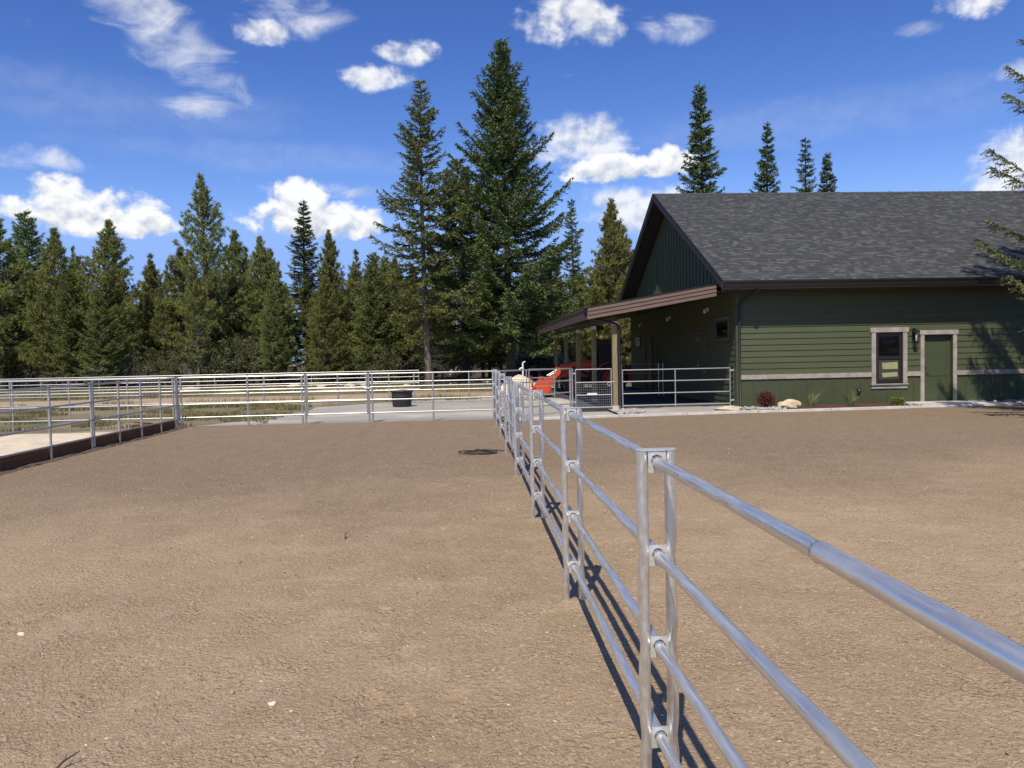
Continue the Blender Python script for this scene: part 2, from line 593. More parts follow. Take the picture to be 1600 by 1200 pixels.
def vnoise(x, y, seed=0):
    """smooth value noise"""
    rs = np.random.RandomState(seed)
    tab = rs.rand(256, 256)
    xi, yi = np.floor(x).astype(int), np.floor(y).astype(int)
    fx, fy = x - xi, y - yi
    fx, fy = fx * fx * (3 - 2 * fx), fy * fy * (3 - 2 * fy)
    a = tab[xi % 256, yi % 256]; b = tab[(xi + 1) % 256, yi % 256]
    c = tab[xi % 256, (yi + 1) % 256]; d = tab[(xi + 1) % 256, (yi + 1) % 256]
    return (a * (1 - fx) + b * fx) * (1 - fy) + (c * (1 - fx) + d * fx) * fy


def fbm(x, y, seed=0, oct=4):
    s, a, f = 0, .5, 1.0
    for i in range(oct):
        s = s + a * vnoise(x * f, y * f, seed + i)
        a *= .5
        f *= 2.03
    return s


# ------------------------------------------------------------------ ground
NX, NY = 60, 60
g = MB()
S = 900
g.add([(-S, -S, 0), (S, -S, 0), (S, S, 0), (-S, S, 0)], [(0, 1, 2, 3)])
ground = g.build('ground', 'meadow')
ground.location.z = -.045
tag(ground, kind='structure')


def sheet(name, pts, z, m, jitter=.12, seed=1, step=.8):
    """closed polygon with slightly ragged edges as a flat sheet"""
    rng = random.Random(seed)
    P = []
    for i, a in enumerate(pts):
        b = pts[(i + 1) % len(pts)]
        L = math.hypot(b[0] - a[0], b[1] - a[1])
        n = max(1, int(L / step))
        for k in range(n):
            t = k / n
            P.append((a[0] + (b[0] - a[0]) * t + rng.uniform(-jitter, jitter),
                      a[1] + (b[1] - a[1]) * t + rng.uniform(-jitter, jitter)))
    mb = MB().add([(x, y, z) for x, y in P], [tuple(range(len(P)))])
    return tag(mb.build(name, m), kind='structure')


sheet('forest_ground', [(-90, 54), (-40, 53), (-12, 52), (-4, 51), (3, 50), (12, 50), (14, 46), (60, 48), (90, 50), (90, 240), (-90, 240)],
      -.033, 'forestfloor', .8, 3, 2.0)
sheet('dirt_track', [(-70, 33.0), (-20, 33.2), (-4, 33.4), (4, 33.2), (4, 37.2), (-4, 38.0), (-20, 38.6), (-70, 39.0)], -.029, 'track', .4, 4, 1.2)
sheet('gravel_yard', [(-7.6, 20.9), (-6.6, 22.6), (-5.6, 25.5), (-5.4, 28.4), (-2.2, 31.4), (1.0, 32.8), (3.0, 37.0), (3.0, 41.5),
                      (8, 42), (8, 20.3), (.8, 19.9), (.6, 20.9)], -.016, 'gravel', .10, 5, .5)

KX = np.array([-9, .72, 1.4, 2.5, 4, 8, 13, 16, 24])
KY = np.array([20.95, 21.0, 20.25, 20.42, 20.62, 20.92, 21.25, 21.42, 21.7])


def kerb_y(x):
    return np.interp(x, KX, KY)


# pen dirt: displaced grid
xs = np.concatenate([np.arange(-7.62, -3.4, .10), np.arange(-3.4, 4.6, .042), np.arange(4.6, 22.2, .15)])
vs_ = np.concatenate([np.linspace(0, .22, 24)[:-1], np.linspace(.22, .40, 120)[:-1], np.linspace(.40, .66, 110)[:-1], np.linspace(.66, 1, 60)])
GX, GV = np.meshgrid(xs, vs_, indexing='ij')
y0 = -4.0
GY = y0 + GV * (kerb_y(GX) - y0)


_pr = np.random.RandomState(91)
PRINTS = []
for k in range(10):                                  # two walks of boot prints and loose hoof marks
    PRINTS.append((-.62 + .10 * (k % 2) + .13 * k * .3, 2.6 + k * .62, .14, .05, .25))
for k in range(9):
    PRINTS.append((2.2 + .12 * (k % 2) + k * .28, 3.0 + k * .7, .14, .05, -.35))
for k in range(130):
    yy0 = 2.2 + 13 * _pr.rand() ** 1.5
    PRINTS.append((_pr.uniform(-6.5, 7), yy0, _pr.uniform(.06, .11), _pr.uniform(.05, .08), _pr.uniform(-1.5, 1.5)))


def prints_h(x, y):
    h = np.zeros_like(x)
    for px_, py_, la, lb, an in PRINTS:
        k = (np.abs(x - px_) < .5) & (np.abs(y - py_) < .5)
        if not k.any():
            continue
        ddx, ddy = x[k] - px_, y[k] - py_
        u = (ddx * math.sin(an) + ddy * math.cos(an)) / la
        v = (ddx * math.cos(an) - ddy * math.sin(an)) / lb
        q = u * u + v * v
        h[k] += -.016 * np.exp(-q ** 2) + .008 * np.exp(-((np.sqrt(q) - 1.45) / .35) ** 2)
    for py_ in (-2.55, .15, 2.86, 5.24, 7.95, 10.75, 13.5, 16.1, 18.6):
        for ox_ in (-.054, .054):
            q = ((x - .705 - ox_) ** 2 + (y - py_) ** 2) / .085 ** 2
            h += .022 * np.exp(-q)
    # faint wheel ruts of the harrow
    for x0_, sl_ in ((-4.4, .10), (-3.1, .10), (3.6, .16), (4.9, .16), (-1.6, -.05)):
        d_ = (x - x0_ - sl_ * y - .25 * np.sin(y * .35 + x0_)) / .13
        h += (-.010 * np.exp(-d_ ** 2) + .006 * np.exp(-((np.abs(d_) - 1.7) / .5) ** 2)) * (.5 + vnoise(x * 2 + 7, y * 2 + 7, 31))
    return h


def dirt_h(x, y):
    return prints_h(x, y) + (fbm(x * .5 + 40, y * .5 + 40, 11, 3) - .44) * .05 + (fbm(x * 2.2 + 50, y * 2.2 + 50, 21, 4) - .46) * .040


edge = np.clip((kerb_y(GX) - GY) / 1.2, 0, 1)
GZ = dirt_h(GX, GY) * (0.3 + .7 * edge)
V = np.stack([GX, GY, GZ], -1).reshape(-1, 3)
a, b = GX.shape
I = np.arange(a * b).reshape(a, b)
F = np.stack([I[:-1, :-1], I[1:, :-1], I[1:, 1:], I[:-1, 1:]], -1).reshape(-1, 4)
pen = link('pen_dirt', np_mesh('pen_dirt', V, F, True), 'dirt')
tag(pen, kind='structure')


def scatter(name, n, area, smin, smax, m, seed, flat=.6, ypow=2.2, zoff=0.0, hfun=dirt_h):
    rs = np.random.RandomState(seed)
    x0, x1, ya, yb = area
    # thickest where one would notice single crumbs, thinning out over the pen
    rr = 1.7 * (yb / 1.7) ** (rs.rand(n) ** .7)
    th = rs.uniform(-.95, .95, n)
    x, y = rr * np.sin(th), rr * np.cos(th)
    cl = fbm(x * 1.3 + 9, y * 1.3 + 9, seed, 3)
    k = (rs.rand(n) < np.clip((cl - .28) * 3.2, .08, 1)) & (y < kerb_y(x) - .15) & (x > x0) & (x < x1)
    x, y = x[k], y[k]
    n = len(x)
    s = smin + (smax - smin) * rs.rand(n) ** 3.2
    base = np.array([(1, 0, 0), (-1, 0, 0), (0, 1, 0), (0, -1, 0), (0, 0, 1), (0, 0, -1)], float)
    fac = np.array([(0, 2, 4), (2, 1, 4), (1, 3, 4), (3, 0, 4), (2, 0, 5), (1, 2, 5), (3, 1, 5), (0, 3, 5)])
    P = base[None] * (1 + .7 * (rs.rand(n, 6, 1) - .5)) + .45 * (rs.rand(n, 6, 3) - .5)
    P *= s[:, None, None] * np.stack([np.ones(n), .6 + .5 * rs.rand(n), flat * (.5 + .6 * rs.rand(n))], -1)[:, None, :]
    t = rs.rand(n) * 6.283
    c, sn = np.cos(t)[:, None], np.sin(t)[:, None]
    Q = P.copy()
    Q[..., 0] = P[..., 0] * c - P[..., 1] * sn
    Q[..., 1] = P[..., 0] * sn + P[..., 1] * c
    Q += np.stack([x, y, hfun(x, y) + s * .12 + zoff], -1)[:, None, :]
    FF = (fac[None] + 6 * np.arange(n)[:, None, None]).reshape(-1, 3)
    o = link(name, np_mesh(name, Q.reshape(-1, 3), FF), m)
    return tag(o, kind='stuff')


tag(scatter('soil_clods', 130000, (-7.4, 14, 1.6, 20), .0028, .013, 'clod', 5, .9), 'small brown soil clods lying over the pen dirt', 'soil')
tag(scatter('pebbles', 3200, (-7.4, 13, 1.6, 19), .003, .013, 'pebble', 8), 'pale pebbles lying over the pen dirt', 'pebbles')
tag(scatter('coarse_clods', 5000, (-7.4, 14, 1.8, 20), .006, .022, 'clod', 17, .9), 'larger loose clods on the pen dirt', 'soil')

# raised sand behind the boards at the left
mb = MB()
sx = np.linspace(-40, -7.80, 60); sy = np.linspace(4, 18.4, 40)
AX, AY = np.meshgrid(sx, sy, indexing='ij')
AY2 = AY + (AY > 18.3) * (vnoise(AX * 1.5 + 3, AY * 0 + 5, 4) - .5) * .5
AZ = .17 + (fbm(AX * .9 + 30, AY * .9 + 30, 3, 3) - .45) * .05
AZ[:, -1] = -.03
I = np.arange(AX.size).reshape(AX.shape)
tag(link('sand_arena', np_mesh('sand_arena', np.stack([AX, AY2, AZ], -1).reshape(-1, 3),
         np.stack([I[:-1, :-1], I[1:, :-1], I[1:, 1:], I[:-1, 1:]], -1).reshape(-1, 4), True), 'sand'), kind='structure')

# concrete kerb along the pen, in cast lengths
xk = [1.15, 2.6, 4.1, 6.0, 8.05, 10.2, 12.4, 14.6, 17, 19.5, 22]
for i in range(len(xk) - 1):
    n = 5
    xa = np.linspace(xk[i] + .008, xk[i + 1] - .008, n)
    vs, fs = [], []
    for x in xa:
        y = float(kerb_y(x))
        for (oy, oz) in ((-.06, -.1), (-.055, .055), (.055, .065), (.06, -.1)):
            vs.append((x, y + oy, oz))
    for k in range(n - 1):
        for j in range(3):
            fs.append((k * 4 + j, k * 4 + j + 1, k * 4 + 5 + j, k * 4 + 4 + j))
    fs += [(0, 1, 2, 3)[::-1], tuple((n - 1) * 4 + j for j in range(4))]
    k = MB().add(vs, fs).build('kerb', 'concrete')
    tag(k, kind='structure')

# beds behind the kerb


def bed(name, x0, x1, z, m, ytop, seed):
    xa = np.arange(x0, x1 + .01, .12)
    tt = np.linspace(0, 1, 12)
    BX, BT = np.meshgrid(xa, tt, indexing='ij')
    BY = kerb_y(BX) + .05 + BT * (ytop - kerb_y(BX) - .05)
    BZ = z + (fbm(BX * 4 + 10, BY * 4 + 10, seed, 3) - .45) * .05 + BT * .03
    I = np.arange(BX.size).reshape(BX.shape)
    o = link(name, np_mesh(name, np.stack([BX, BY, BZ], -1).reshape(-1, 3),
             np.stack([I[:-1, :-1], I[1:, :-1], I[1:, 1:], I[:-1, 1:]], -1).reshape(-1, 4), True), m)
    return tag(o, kind='structure')


bed('mulch_bed', 8.72, 12.95, .050, 'mulch', 22.40, 3)
bed('gravel_bed', 4.2, 8.70, .035, 'gravel', 22.95, 4)
bed('gravel_strip', 15.3, 22, .035, 'gravel', 22.40, 5)
MB().box(12.97, 15.28, 21.45, 22.38, -.05, .10).build('door_pad', 'concrete')['kind'] = 'structure'
MB().box(3.45, 7.98, 22.98, 38.4, -.08, .070).build('porch_slab', 'slab')['kind'] = 'structure'

# ------------------------------------------------------------------ pipe fences
RAILS = (1.31, .955, .605, .255)


def double_post_mesh():
    """one upright of the pair; it is nipped in at each rail"""
    pts, zz = [], np.linspace(-.12, 1.352, 64)
    for z in zz:
        k = max(math.exp(-((z - h) / .045) ** 2) for h in RAILS[1:])
        pts.append((k * .007, 0, z))
    me = MB().path(pts, .0225, 20).mesh('post_pipe')
    return me


def bracket_mesh():
    mb = MB()
    w, h, t = .034, .040, .0045
    outer = [(-w, -h), (0, -h), (w, -h), (w, 0), (w, h), (0, h), (-w, h), (-w, 0)]
    inner = []
    for i in range(8):
        a = math.atan2(outer[i][1], outer[i][0])
        inner.append((.0255 * math.cos(a), .0255 * math.sin(a) + .004))
    vs = [(x, 0, z) for x, z in outer] + [(x, 0, z) for x, z in inner] + [(x, t, z) for x, z in outer] + [(x, t, z) for x, z in inner]
    fs = []
    for i in range(8):
        j = (i + 1) % 8
        fs += [(i, j, 8 + j, 8 + i), (16 + j, 16 + i, 24 + i, 24 + j), (j, i, 16 + i, 16 + j), (8 + i, 8 + j, 24 + j, 24 + i)]
    mb.add(vs, fs)
    return mb.mesh('rail_clip')


def cap_mesh():
    n = 10
    prof = []
    for k in range(n + 1):
        a = -math.pi / 2 + math.pi * k / n
        prof.append((.054 + .0245 * math.cos(a), .0245 * math.sin(a)))
    for k in range(n + 1):
        a = math.pi / 2 + math.pi * k / n
        prof.append((-.054 + .0245 * math.cos(a), .0245 * math.sin(a)))
    return MB().prism(prof, 'z', 0, .005).mesh('cap_plate')


PIPE, CLIP, CAP = double_post_mesh(), bracket_mesh(), cap_mesh()
NF_X = .705


def add_double_post(x, y, parent, rz=0.0, clips=True):
    p = empty('post', (x, y, 0), rz)
    # the pair of pipes is one part whose two pipes, cap and clips are its pieces
    p.parent = parent
    a = link('pipe', PIPE, 'galv', p); a.location = (-.054, 0, 0)
    b = link('pipe', PIPE, 'galv', p); b.location = (.054, 0, 0); b.rotation_euler = (0, 0, math.pi)
    c = link('cap_plate', CAP, 'zinc', p); c.location = (0, 0, 1.353)
    if clips:
        for h in RAILS:
            k = link('rail_clip', CLIP, 'zinc', p)
            k.location = (0, -.020, h)
    return p


def rail_mesh(L, joint, r=.0205):
    """pipe along +Y with a swaged joint"""
    mb = MB()
    if joint is None:
        mb.path([(0, 0, 0), (0, L, 0)], r, 20)
        return mb.mesh('rail')
    j = joint
    prof = [(r + .0016, 0), (r + .0016, j - .012), (r + .0032, j - .007), (r + .0032, j - .001), (r - .0002, j + .002), (r, j + .02), (r, L)]
    mb.lathe(prof, 22, axis='y')
    return mb.mesh('rail')


near = empty('pipe_fence', (NF_X, 0, 0))
tag(near, 'nearest galvanised pipe fence with paired posts running away from the camera', 'fence')
NPY = [-2.55, .15, 2.86, 5.24, 7.95, 10.75]
rng = random.Random(4)
for i, y in enumerate(NPY):
    add_double_post(0, y, near)
for i in range(len(NPY) - 1):
    L = NPY[i + 1] - NPY[i]
    for h in RAILS:
        jn = 1.35 if (i == 1 and h > 1.2) else L * rng.uniform(.32, .68)
        r_ = link('rail', rail_mesh(L - .004, jn), 'galv_rail', near)
        r_.location = (0, NPY[i] + .002, h)

# gate in that line, then the rest of the line
gate = empty('pipe_gate', (NF_X, 10.95, 0))
tag(gate, 'closed pipe gate with a steel latch plate in the near fence line', 'gate')
for y in (0, 2.35):
    MB().path([(0, y, .22), (0, y, 1.33)], .022, 14).build('stile', 'galv', gate)
MB().path([(0, 1.18, .24), (0, 1.18, 1.31)], .018, 12).build('stile', 'galv', gate)
for h in RAILS:
    link('rail', rail_mesh(2.35, None, .019), 'galv_rail', gate).location = (0, 0, h)
MB().box(-.004, .004, .10, .36, .30, 1.26).build('latch_plate', 'zinc', gate)
MB().path([(-.03, -.11, .95), (-.03, .06, .95)], .012, 8).build('latch_bolt', 'zinc', gate)
for h in (.42, 1.12):
    MB().path([(0, 2.36, h), (0, 2.47, h)], .016, 8).build('hinge', 'zinc', gate)

near2 = empty('pipe_fence', (NF_X, 0, 0))
tag(near2, 'galvanised pipe fence stretch between the gate and the far pen corner', 'fence')
NP2 = [13.5, 16.1, 18.6, 20.98]
for i, y in enumerate(NP2):
    add_double_post(.012 * i, y, near2)
for i in range(len(NP2) - 1):
    L = NP2[i + 1] - NP2[i]
    for h in RAILS:
        link('rail', rail_mesh(L - .004, L * rng.uniform(.3, .7)), 'galv_rail', near2).location = (.012 * i, NP2[i] + .002, h)

POSTM = {}


def simple_fence(name, label, a, b, ts, rails, height, big=(), pr=.027, rr=.020, skip=(), group=None, m='galv_far', z=0):
    """posts at fractions ts of a-b and one rail per bay"""
    ang = math.atan2(b[1] - a[1], b[0] - a[0])
    L = math.hypot(b[0] - a[0], b[1] - a[1])
    root = empty(name, (a[0], a[1], z), ang)
    tag(root, label, 'fence', group)
    key = (height, pr)
    if key not in POSTM:
        POSTM[key] = (MB().path([(0, 0, -.1), (0, 0, height)], pr, 10).mesh('post'),
                      MB().path([(-.045, 0, -.1), (-.045, 0, height)], pr, 10).path([(.045, 0, -.1), (.045, 0, height)], pr, 10)
                      .box(-.075, .075, -.03, .03, height, height + .006).mesh('post'))
    for i, t in enumerate(ts):
        link('post', POSTM[key][1 if i in big else 0], m, root).location = (t * L, 0, 0)
    cache = {}
    for i in range(len(ts) - 1):
        if i in skip:
            continue
        l = round((ts[i + 1] - ts[i]) * L, 3)
        if l not in cache:
            cache[l] = MB().path([(0, 0, 0), (l, 0, 0)], rr, 10).mesh('rail')
        for h in rails:
            link('rail', cache[l], m, root).location = (ts[i] * L, -.012, h)
    return root


def frac(a, b, xs):
    return [(x - a[0]) / (b[0] - a[0]) for x in xs]


# far side of the pen, with its gate, and its run on to the left behind the sand
A0, A1 = (-7.62, 20.75), (NF_X + .03, 21.1)
fa = simple_fence('pipe_fence', 'galvanised pipe fence across the far end of the brown dirt pen', A0, A1,
                  frac(A0, A1, [-7.62, -5.86, -4.40, -2.63, -.95, .72]), RAILS, 1.335, big=(0, 2, 3), skip=(2,))
ag = empty('pipe_gate', (-4.32, 20.86, 0), math.atan2(.35, 8.35))
tag(ag, 'pipe gate in the far pen fence, in front of the gravel yard', 'gate')
for x in (.02, 1.60):
    MB().path([(x, 0, .22), (x, 0, 1.33)], .021, 10).build('stile', 'galv_far', ag)
for h in RAILS:
    MB().path([(.02, 0, h), (1.60, 0, h)], .019, 10).build('rail', 'galv_far', ag)
MB().path([(1.52, -.03, .93), (1.72, -.03, .93)], .012, 8).build('latch_bolt', 'zinc', ag)
B0, B1 = (-24, 20.9), (-7.70, 20.75)
simple_fence('pipe_fence', 'galvanised pipe fence at the back of the pale sand arena', B0, B1,
             frac(B0, B1, [-24, -22.4, -20.8, -19.2, -17.6, -16, -14.9, -13.4, -11.9, -10.45, -8.95, -7.78]), RAILS, 1.30, pr=.022)

# left side of the pen, with boards along the ground
lf = empty('pipe_fence', (-7.68, 0, 0))
tag(lf, 'pipe fence with brown bottom boards along the left side of the pen', 'fence')
LY = [(8.2, 0), (9.7, 0), (11.3, 1), (12.95, 0), (14.55, 0), (16.15, 1), (17.35, 0), (18.5, 0), (19.65, 0), (20.66, 0)]
ppm = MB().path([(0, 0, -.1), (0, 0, 1.34)], .024, 12).mesh('post')
pbm = MB().path([(0, -.045, -.1), (0, -.045, 1.34)], .023, 12).path([(0, .045, -.1), (0, .045, 1.34)], .023, 12).box(-.034, .034, -.085, .085, 1.34, 1.346).mesh('post')
for y, bigp in LY:
    link('post', pbm if bigp else ppm, 'galv_far', lf).location = (0, y, 0)
for i in range(len(LY) - 1):
    y, y2 = LY[i][0], LY[i + 1][0]
    rm = MB().path([(0, 0, 0), (0, y2 - y, 0)], .020, 12).mesh('rail')
    for h in (1.31, .945, .58, .225):
        link('rail', rm, 'galv_far', lf).location = (0, y, h)
    MB().box(-.075, -.035, y + .01, y2 - .01, -.05, .205).build('board', 'board', lf)

# second and third fence lines over the meadow
C0, C1 = (-30, 30.6), (2.25, 29.3)
simple_fence('pipe_fence', 'middle pipe fence line beyond the gravel, running behind the black tub', C0, C1,
             frac(C0, C1, [-30, -27, -24, -21, -17.3, -14.2, -11, -7.75, -4.95, -3.0, -2.05, .05, 2.25]), (1.19, .86, .53, .20), 1.215, pr=.026, z=-.03)
D0, D1 = (-36, 39.5), (-2.6, 41.2)
simple_fence('pipe_fence', 'farthest pipe fence line on the grass before the trees', D0, D1,
             frac(D0, D1, [-36, -33, -30, -27.2, -24.4, -21.6, -18.8, -15.9, -13.1, -10.6, -8.2, -5.4, -2.6]), (1.08, .75, .42, .1), 1.10, pr=.022, rr=.019, z=-.03)

# short line from the pen corner to the porch gate
E0, E1 = (NF_X + .10, 21.15), (3.08, 22.75)
simple_fence('pipe_fence', 'short pipe fence from the pen corner to the small mesh gate', E0, E1, [0, 1.0], RAILS, 1.30, big=(1,), pr=.026)
F0, F1 = (2.35, 29.3), (3.35, 29.5)
simple_fence('pipe_fence', 'short pipe fence panel in front of the orange loader bucket', F0, F1, [0, 1.0], (1.19, .86, .53, .20), 1.215, pr=.024)

mg = empty('mesh_gate', (3.20, 22.80, 0))
tag(mg, 'small galvanised gate with welded wire mesh in its lower half beside the porch post', 'gate')
for x in (.02, 1.10):
    MB().path([(x, 0, .12), (x, 0, 1.28)], .020, 10).build('stile', 'galv_far', mg)
for h in (.13, .50, .88, 1.27):
    MB().path([(.02, 0, h), (1.10, 0, h)], .017, 10).build('rail', 'galv_far', mg)
wire = MB()
for k in range(1, 18):
    wire.path([(.02 + k * .06, .02, .13), (.02 + k * .06, .02, .88)], .0028, 5)
for k in range(1, 10):
    wire.path([(.02, .025, .13 + k * .075), (1.10, .025, .13 + k * .075)], .0028, 5)
wire.build('wire_mesh', 'galv_far', mg)
MB().box(.36, .66, -.024, -.020, .50, .56).build('name_plate', 'white', mg)
ring = [(1.02 + .045 * math.cos(a), -.03, .82 + .05 * math.sin(a)) for a in np.linspace(0, 6.283, 15)]
MB().path(ring, .008, 6, cap=False).build('latch_ring', 'zinc', mg)
MB().path([(1.0, -.03, .88), (1.2, -.03, .88)], .010, 8).build('latch_bolt', 'zinc', mg)
for h in (.3, 1.15):
    MB().path([(-.06, 0, h), (.02, 0, h)], .014, 8).build('hinge', 'zinc', mg)

pp = empty('fence_panel', (4.60, 22.72, 0))
tag(pp, 'galvanised fence panel closing the porch front between timber post and barn corner', 'fence')
for x in (.02, 1.62, 3.30, 3.42):
    MB().path([(x, 0, 0 if x < 3.4 else -.1), (x, 0, 1.24)], .020, 10).build('post', 'galv_far', pp)
for h in (.16, .52, .88, 1.225):
    for x0, x1 in ((.02, 1.62), (1.62, 3.30)):
        MB().path([(x0, -.004, h), (x1, -.004, h)], .018, 10).build('rail', 'galv_far', pp)
for h in (.25, 1.15):
    MB().path([(3.30, -.02, h), (3.42, -.02, h)], .022, 8).build('clamp', 'zinc', pp)
ip = empty('fence_panel', (5.9, 29.2, .07))
tag(ip, 'fence panel standing inside the dark porch behind the front panel', 'fence')
for x in (0.02, 1.45, 1.62):
    MB().path([(x, 0, 0), (x, 0, 1.25)], .020, 8).build('post', 'galv_far', ip)
for h in (.2, .55, .88, 1.23):
    MB().path([(.02, 0, h), (1.45, 0, h)], .016, 8).build('rail', 'galv_far', ip)

# ------------------------------------------------------------------ barn
BX0, BX1, BY0, BY1 = 8.0, 26.0, 22.4, 37.2
RX0, RX1 = 7.40, 26.6
RYM, RZT = 29.8, 7.90
EY0, EY1, EZ = 21.78, 37.82, 3.76
SL = (RZT - EZ) / (RYM - EY0)
barn = empty('barn', (BX0, BY0, 0))
tag(barn, 'dark green barn with charcoal shingled gable roof and open side porch', 'barn')
barn_inv = Matrix.Translation((-BX0, -BY0, 0))


def bpart(mb, name, m, parent=None):
    """part given in world coordinates, parented to the barn (or to one of its parts)"""
    par = parent or barn
    o = mb.build(name, m, par)
    if parent is None:
        o.matrix_parent_inverse = barn_inv
    return o


# wall cores behind the cladding
core = MB()
core.box(BX0 + .03, BX1, BY0 + .16, BY1, -.05, 3.45)
core.prism([(BY0 + .16, 3.45), (BY1, 3.45), (RYM, RZT - .32)], 'x', BX0 + .03, BX1)
bpart(core, 'wall', 'panel')

# front wall: openings
WX0, WX1, WZ0, WZ1 = 12.24, 13.08, .68, 2.20       # window opening
DX0, DX1, DZ1 = 13.76, 14.62, 2.08                 # door opening


def lap_x(x0, x1, z, e, name='siding_board', y=BY0):
    mb = MB()
    mb.prism([(y + .028, z - .006), (y - .004, z - .006), (y + .016, z + e - .004), (y + .028, z + e - .004)], 'x', x0, x1)
    return bpart(mb, name, 'siding')


EXPO = .178
z = 1.015
kk = 0
holes = [(WX0 - .14, WX1 + .14, .55, 2.345), (DX0 - .14, DX1 + .14, 0, 2.245)]
while z < 3.42:
    segs = [(8.11, BX1)]
    for hx0, hx1, hz0, hz1 in holes:
        if z + EXPO > hz0 + .01 and z < hz1 - .02:
            ns = []
            for s0, s1 in segs:
                if hx0 > s0 and hx1 < s1:
                    ns += [(s0, hx0 + .004), (hx1 - .004, s1)]
                else:
                    ns.append((s0, s1))
            segs = ns
    for hx0, hx1, hz0, hz1 in holes:
        if z < hz1 - .02 < z + EXPO - .03:
            lap_x(hx0 + .004, hx1 - .004, hz1 - .012, z + EXPO - hz1 + .012)
    for s0, s1 in segs:
        cut = 8.1 + ((kk * 1.37) % 3.66)
        cuts = [s0]
        while cut < s1:
            if cut > s0 + .3 and cut < s1 - .3:
                cuts.append(cut)
            cut += 3.66
        cuts.append(s1)
        for c0, c1 in zip(cuts[:-1], cuts[1:]):
            lap_x(c0 + .001, c1 - .001, z, EXPO)
    z += EXPO
    kk += 1

# belt trim, wainscot panels and battens
for x0, x1 in ((8.11, WX0 - .135), (WX1 + .135, DX0 - .135), (DX1 + .135, BX1)):
    bpart(MB().box(x0, x1, BY0 - .035, BY0 + .02, .875, 1.010), 'belt_trim', 'trim')
marks = [8.11 + k * .41 for k in range(44)]
wz, dzn = (WX0 - .134, WX1 + .134), (DX0 - .134, DX1 + .134)
edges = sorted([m_ for m_ in marks if m_ < BX1] + [BX1] + list(wz) + list(dzn))
for lo, hi in zip(edges[:-1], edges[1:]):
    c_ = (lo + hi) / 2
    if dzn[0] < c_ < dzn[1] or hi - lo < .01:
        continue
    top = .514 if wz[0] < c_ < wz[1] else .872
    bpart(MB().box(lo + .001, hi - .001, BY0 + .006, BY0 + .028, .06, top), 'wall_panel', 'panel')
    if lo in marks and lo > 8.2:
        bpart(MB().box(lo - .022, lo + .022, BY0 - .009, BY0 + .005, .06, top), 'batten', 'panel')
bpart(MB().box(8.11, BX1, BY0 + .0, BY0 + .03, -.02, .055), 'foundation', 'concrete')
# corner boards
bpart(MB().box(7.972, 8.108, BY0 - .022, BY0 - .001, -.02, 3.45), 'corner_board', 'panel')
bpart(MB().box(7.974, 7.999, BY0, BY0 + .11, -.02, 3.45), 'corner_board', 'panel')


def wbox(parent, x0, x1, y0, y1, z0, z1, name, m):
    return bpart(MB().box(x0, x1, y0, y1, z0, z1), name, m, parent)


# window (double hung)
win = bpart(MB().box(WX0, WX1, BY0 + .030, BY0 + .034, WZ0, WZ1), 'window', 'darkframe')
win['label'] = 'double-hung window with bronze frame and grey trim'
for a_ in ((WX0, WX0 + .05, WZ0, WZ1), (WX1 - .05, WX1, WZ0, WZ1), (WX0 + .05, WX1 - .05, WZ1 - .06, WZ1), (WX0 + .05, WX1 - .05, WZ0, WZ0 + .06)):
    wbox(win, a_[0], a_[1], BY0 - .014, BY0 + .029, a_[2], a_[3], 'frame', 'darkframe')
zm = 1.44
for z0, z1, y in ((zm, WZ1 - .061, BY0 + .004), (WZ0 + .061, zm - .001, BY0 - .006)):
    for a_ in ((WX0 + .051, WX0 + .10, z0, z1), (WX1 - .10, WX1 - .051, z0, z1), (WX0 + .101, WX1 - .101, z1 - .045, z1), (WX0 + .101, WX1 - .101, z0, z0 + .05)):
        wbox(win, a_[0], a_[1], y, y + .018, a_[2], a_[3], 'sash', 'darkframe')
wbox(win, WX0 + .10, WX1 - .10, BY0 + .016, BY0 + .019, zm + .05, WZ1 - .105, 'pane', 'glass')
wbox(win, WX0 + .10, WX1 - .10, BY0 + .0155, BY0 + .0185, WZ0 + .11, zm - .045, 'pane', 'card_dim')
for zc, h0, tilt in ((1.20, .105, -.02), (.925, .075, .0)):
    c = MB()
    c.add([(WX0 + .23, BY0 + .012, zc - h0), (WX1 - .145, BY0 + .012, zc - h0 + .02 + tilt), (WX1 - .155, BY0 + .012, zc + h0), (WX0 + .20, BY0 + .012, zc + h0 - .02),
           (WX0 + .23, BY0 + .0145, zc - h0), (WX1 - .145, BY0 + .0145, zc - h0 + .02 + tilt), (WX1 - .155, BY0 + .0145, zc + h0), (WX0 + .20, BY0 + .0145, zc + h0 - .02)],
          [(0, 1, 2, 3), (7, 6, 5, 4), (0, 4, 5, 1), (1, 5, 6, 2), (2, 6, 7, 3), (3, 7, 4, 0)])
    bpart(c, 'card', 'card', win)['label'] = 'yellowish card shown in the lower window pane'
wbox(win, WX0 - .13, WX0 - .002, BY0 - .032, BY0 + .02, WZ0 - .02, WZ1 + .002, 'trim', 'trim')
wbox(win, WX1 + .002, WX1 + .13, BY0 - .032, BY0 + .02, WZ0 - .02, WZ1 + .002, 'trim', 'trim')
wbox(win, WX0 - .17, WX1 + .17, BY0 - .045, BY0 + .02, WZ1 + .004, WZ1 + .145, 'trim', 'trim')
wbox(win, WX0 - .16, WX1 + .16, BY0 - .075, BY0 + .02, WZ0 - .055, WZ0 - .022, 'sill', 'trim')
wbox(win, WX0 - .14, WX1 + .14, BY0 - .030, BY0 + .02, WZ0 - .165, WZ0 - .057, 'apron', 'trim')

# entrance door
dr = bpart(MB().box(DX0, DX1, BY0 + .100, BY0 + .145, .10, DZ1), 'door', 'doorgreen')
dr['label'] = 'green panelled entrance door with grey trim'
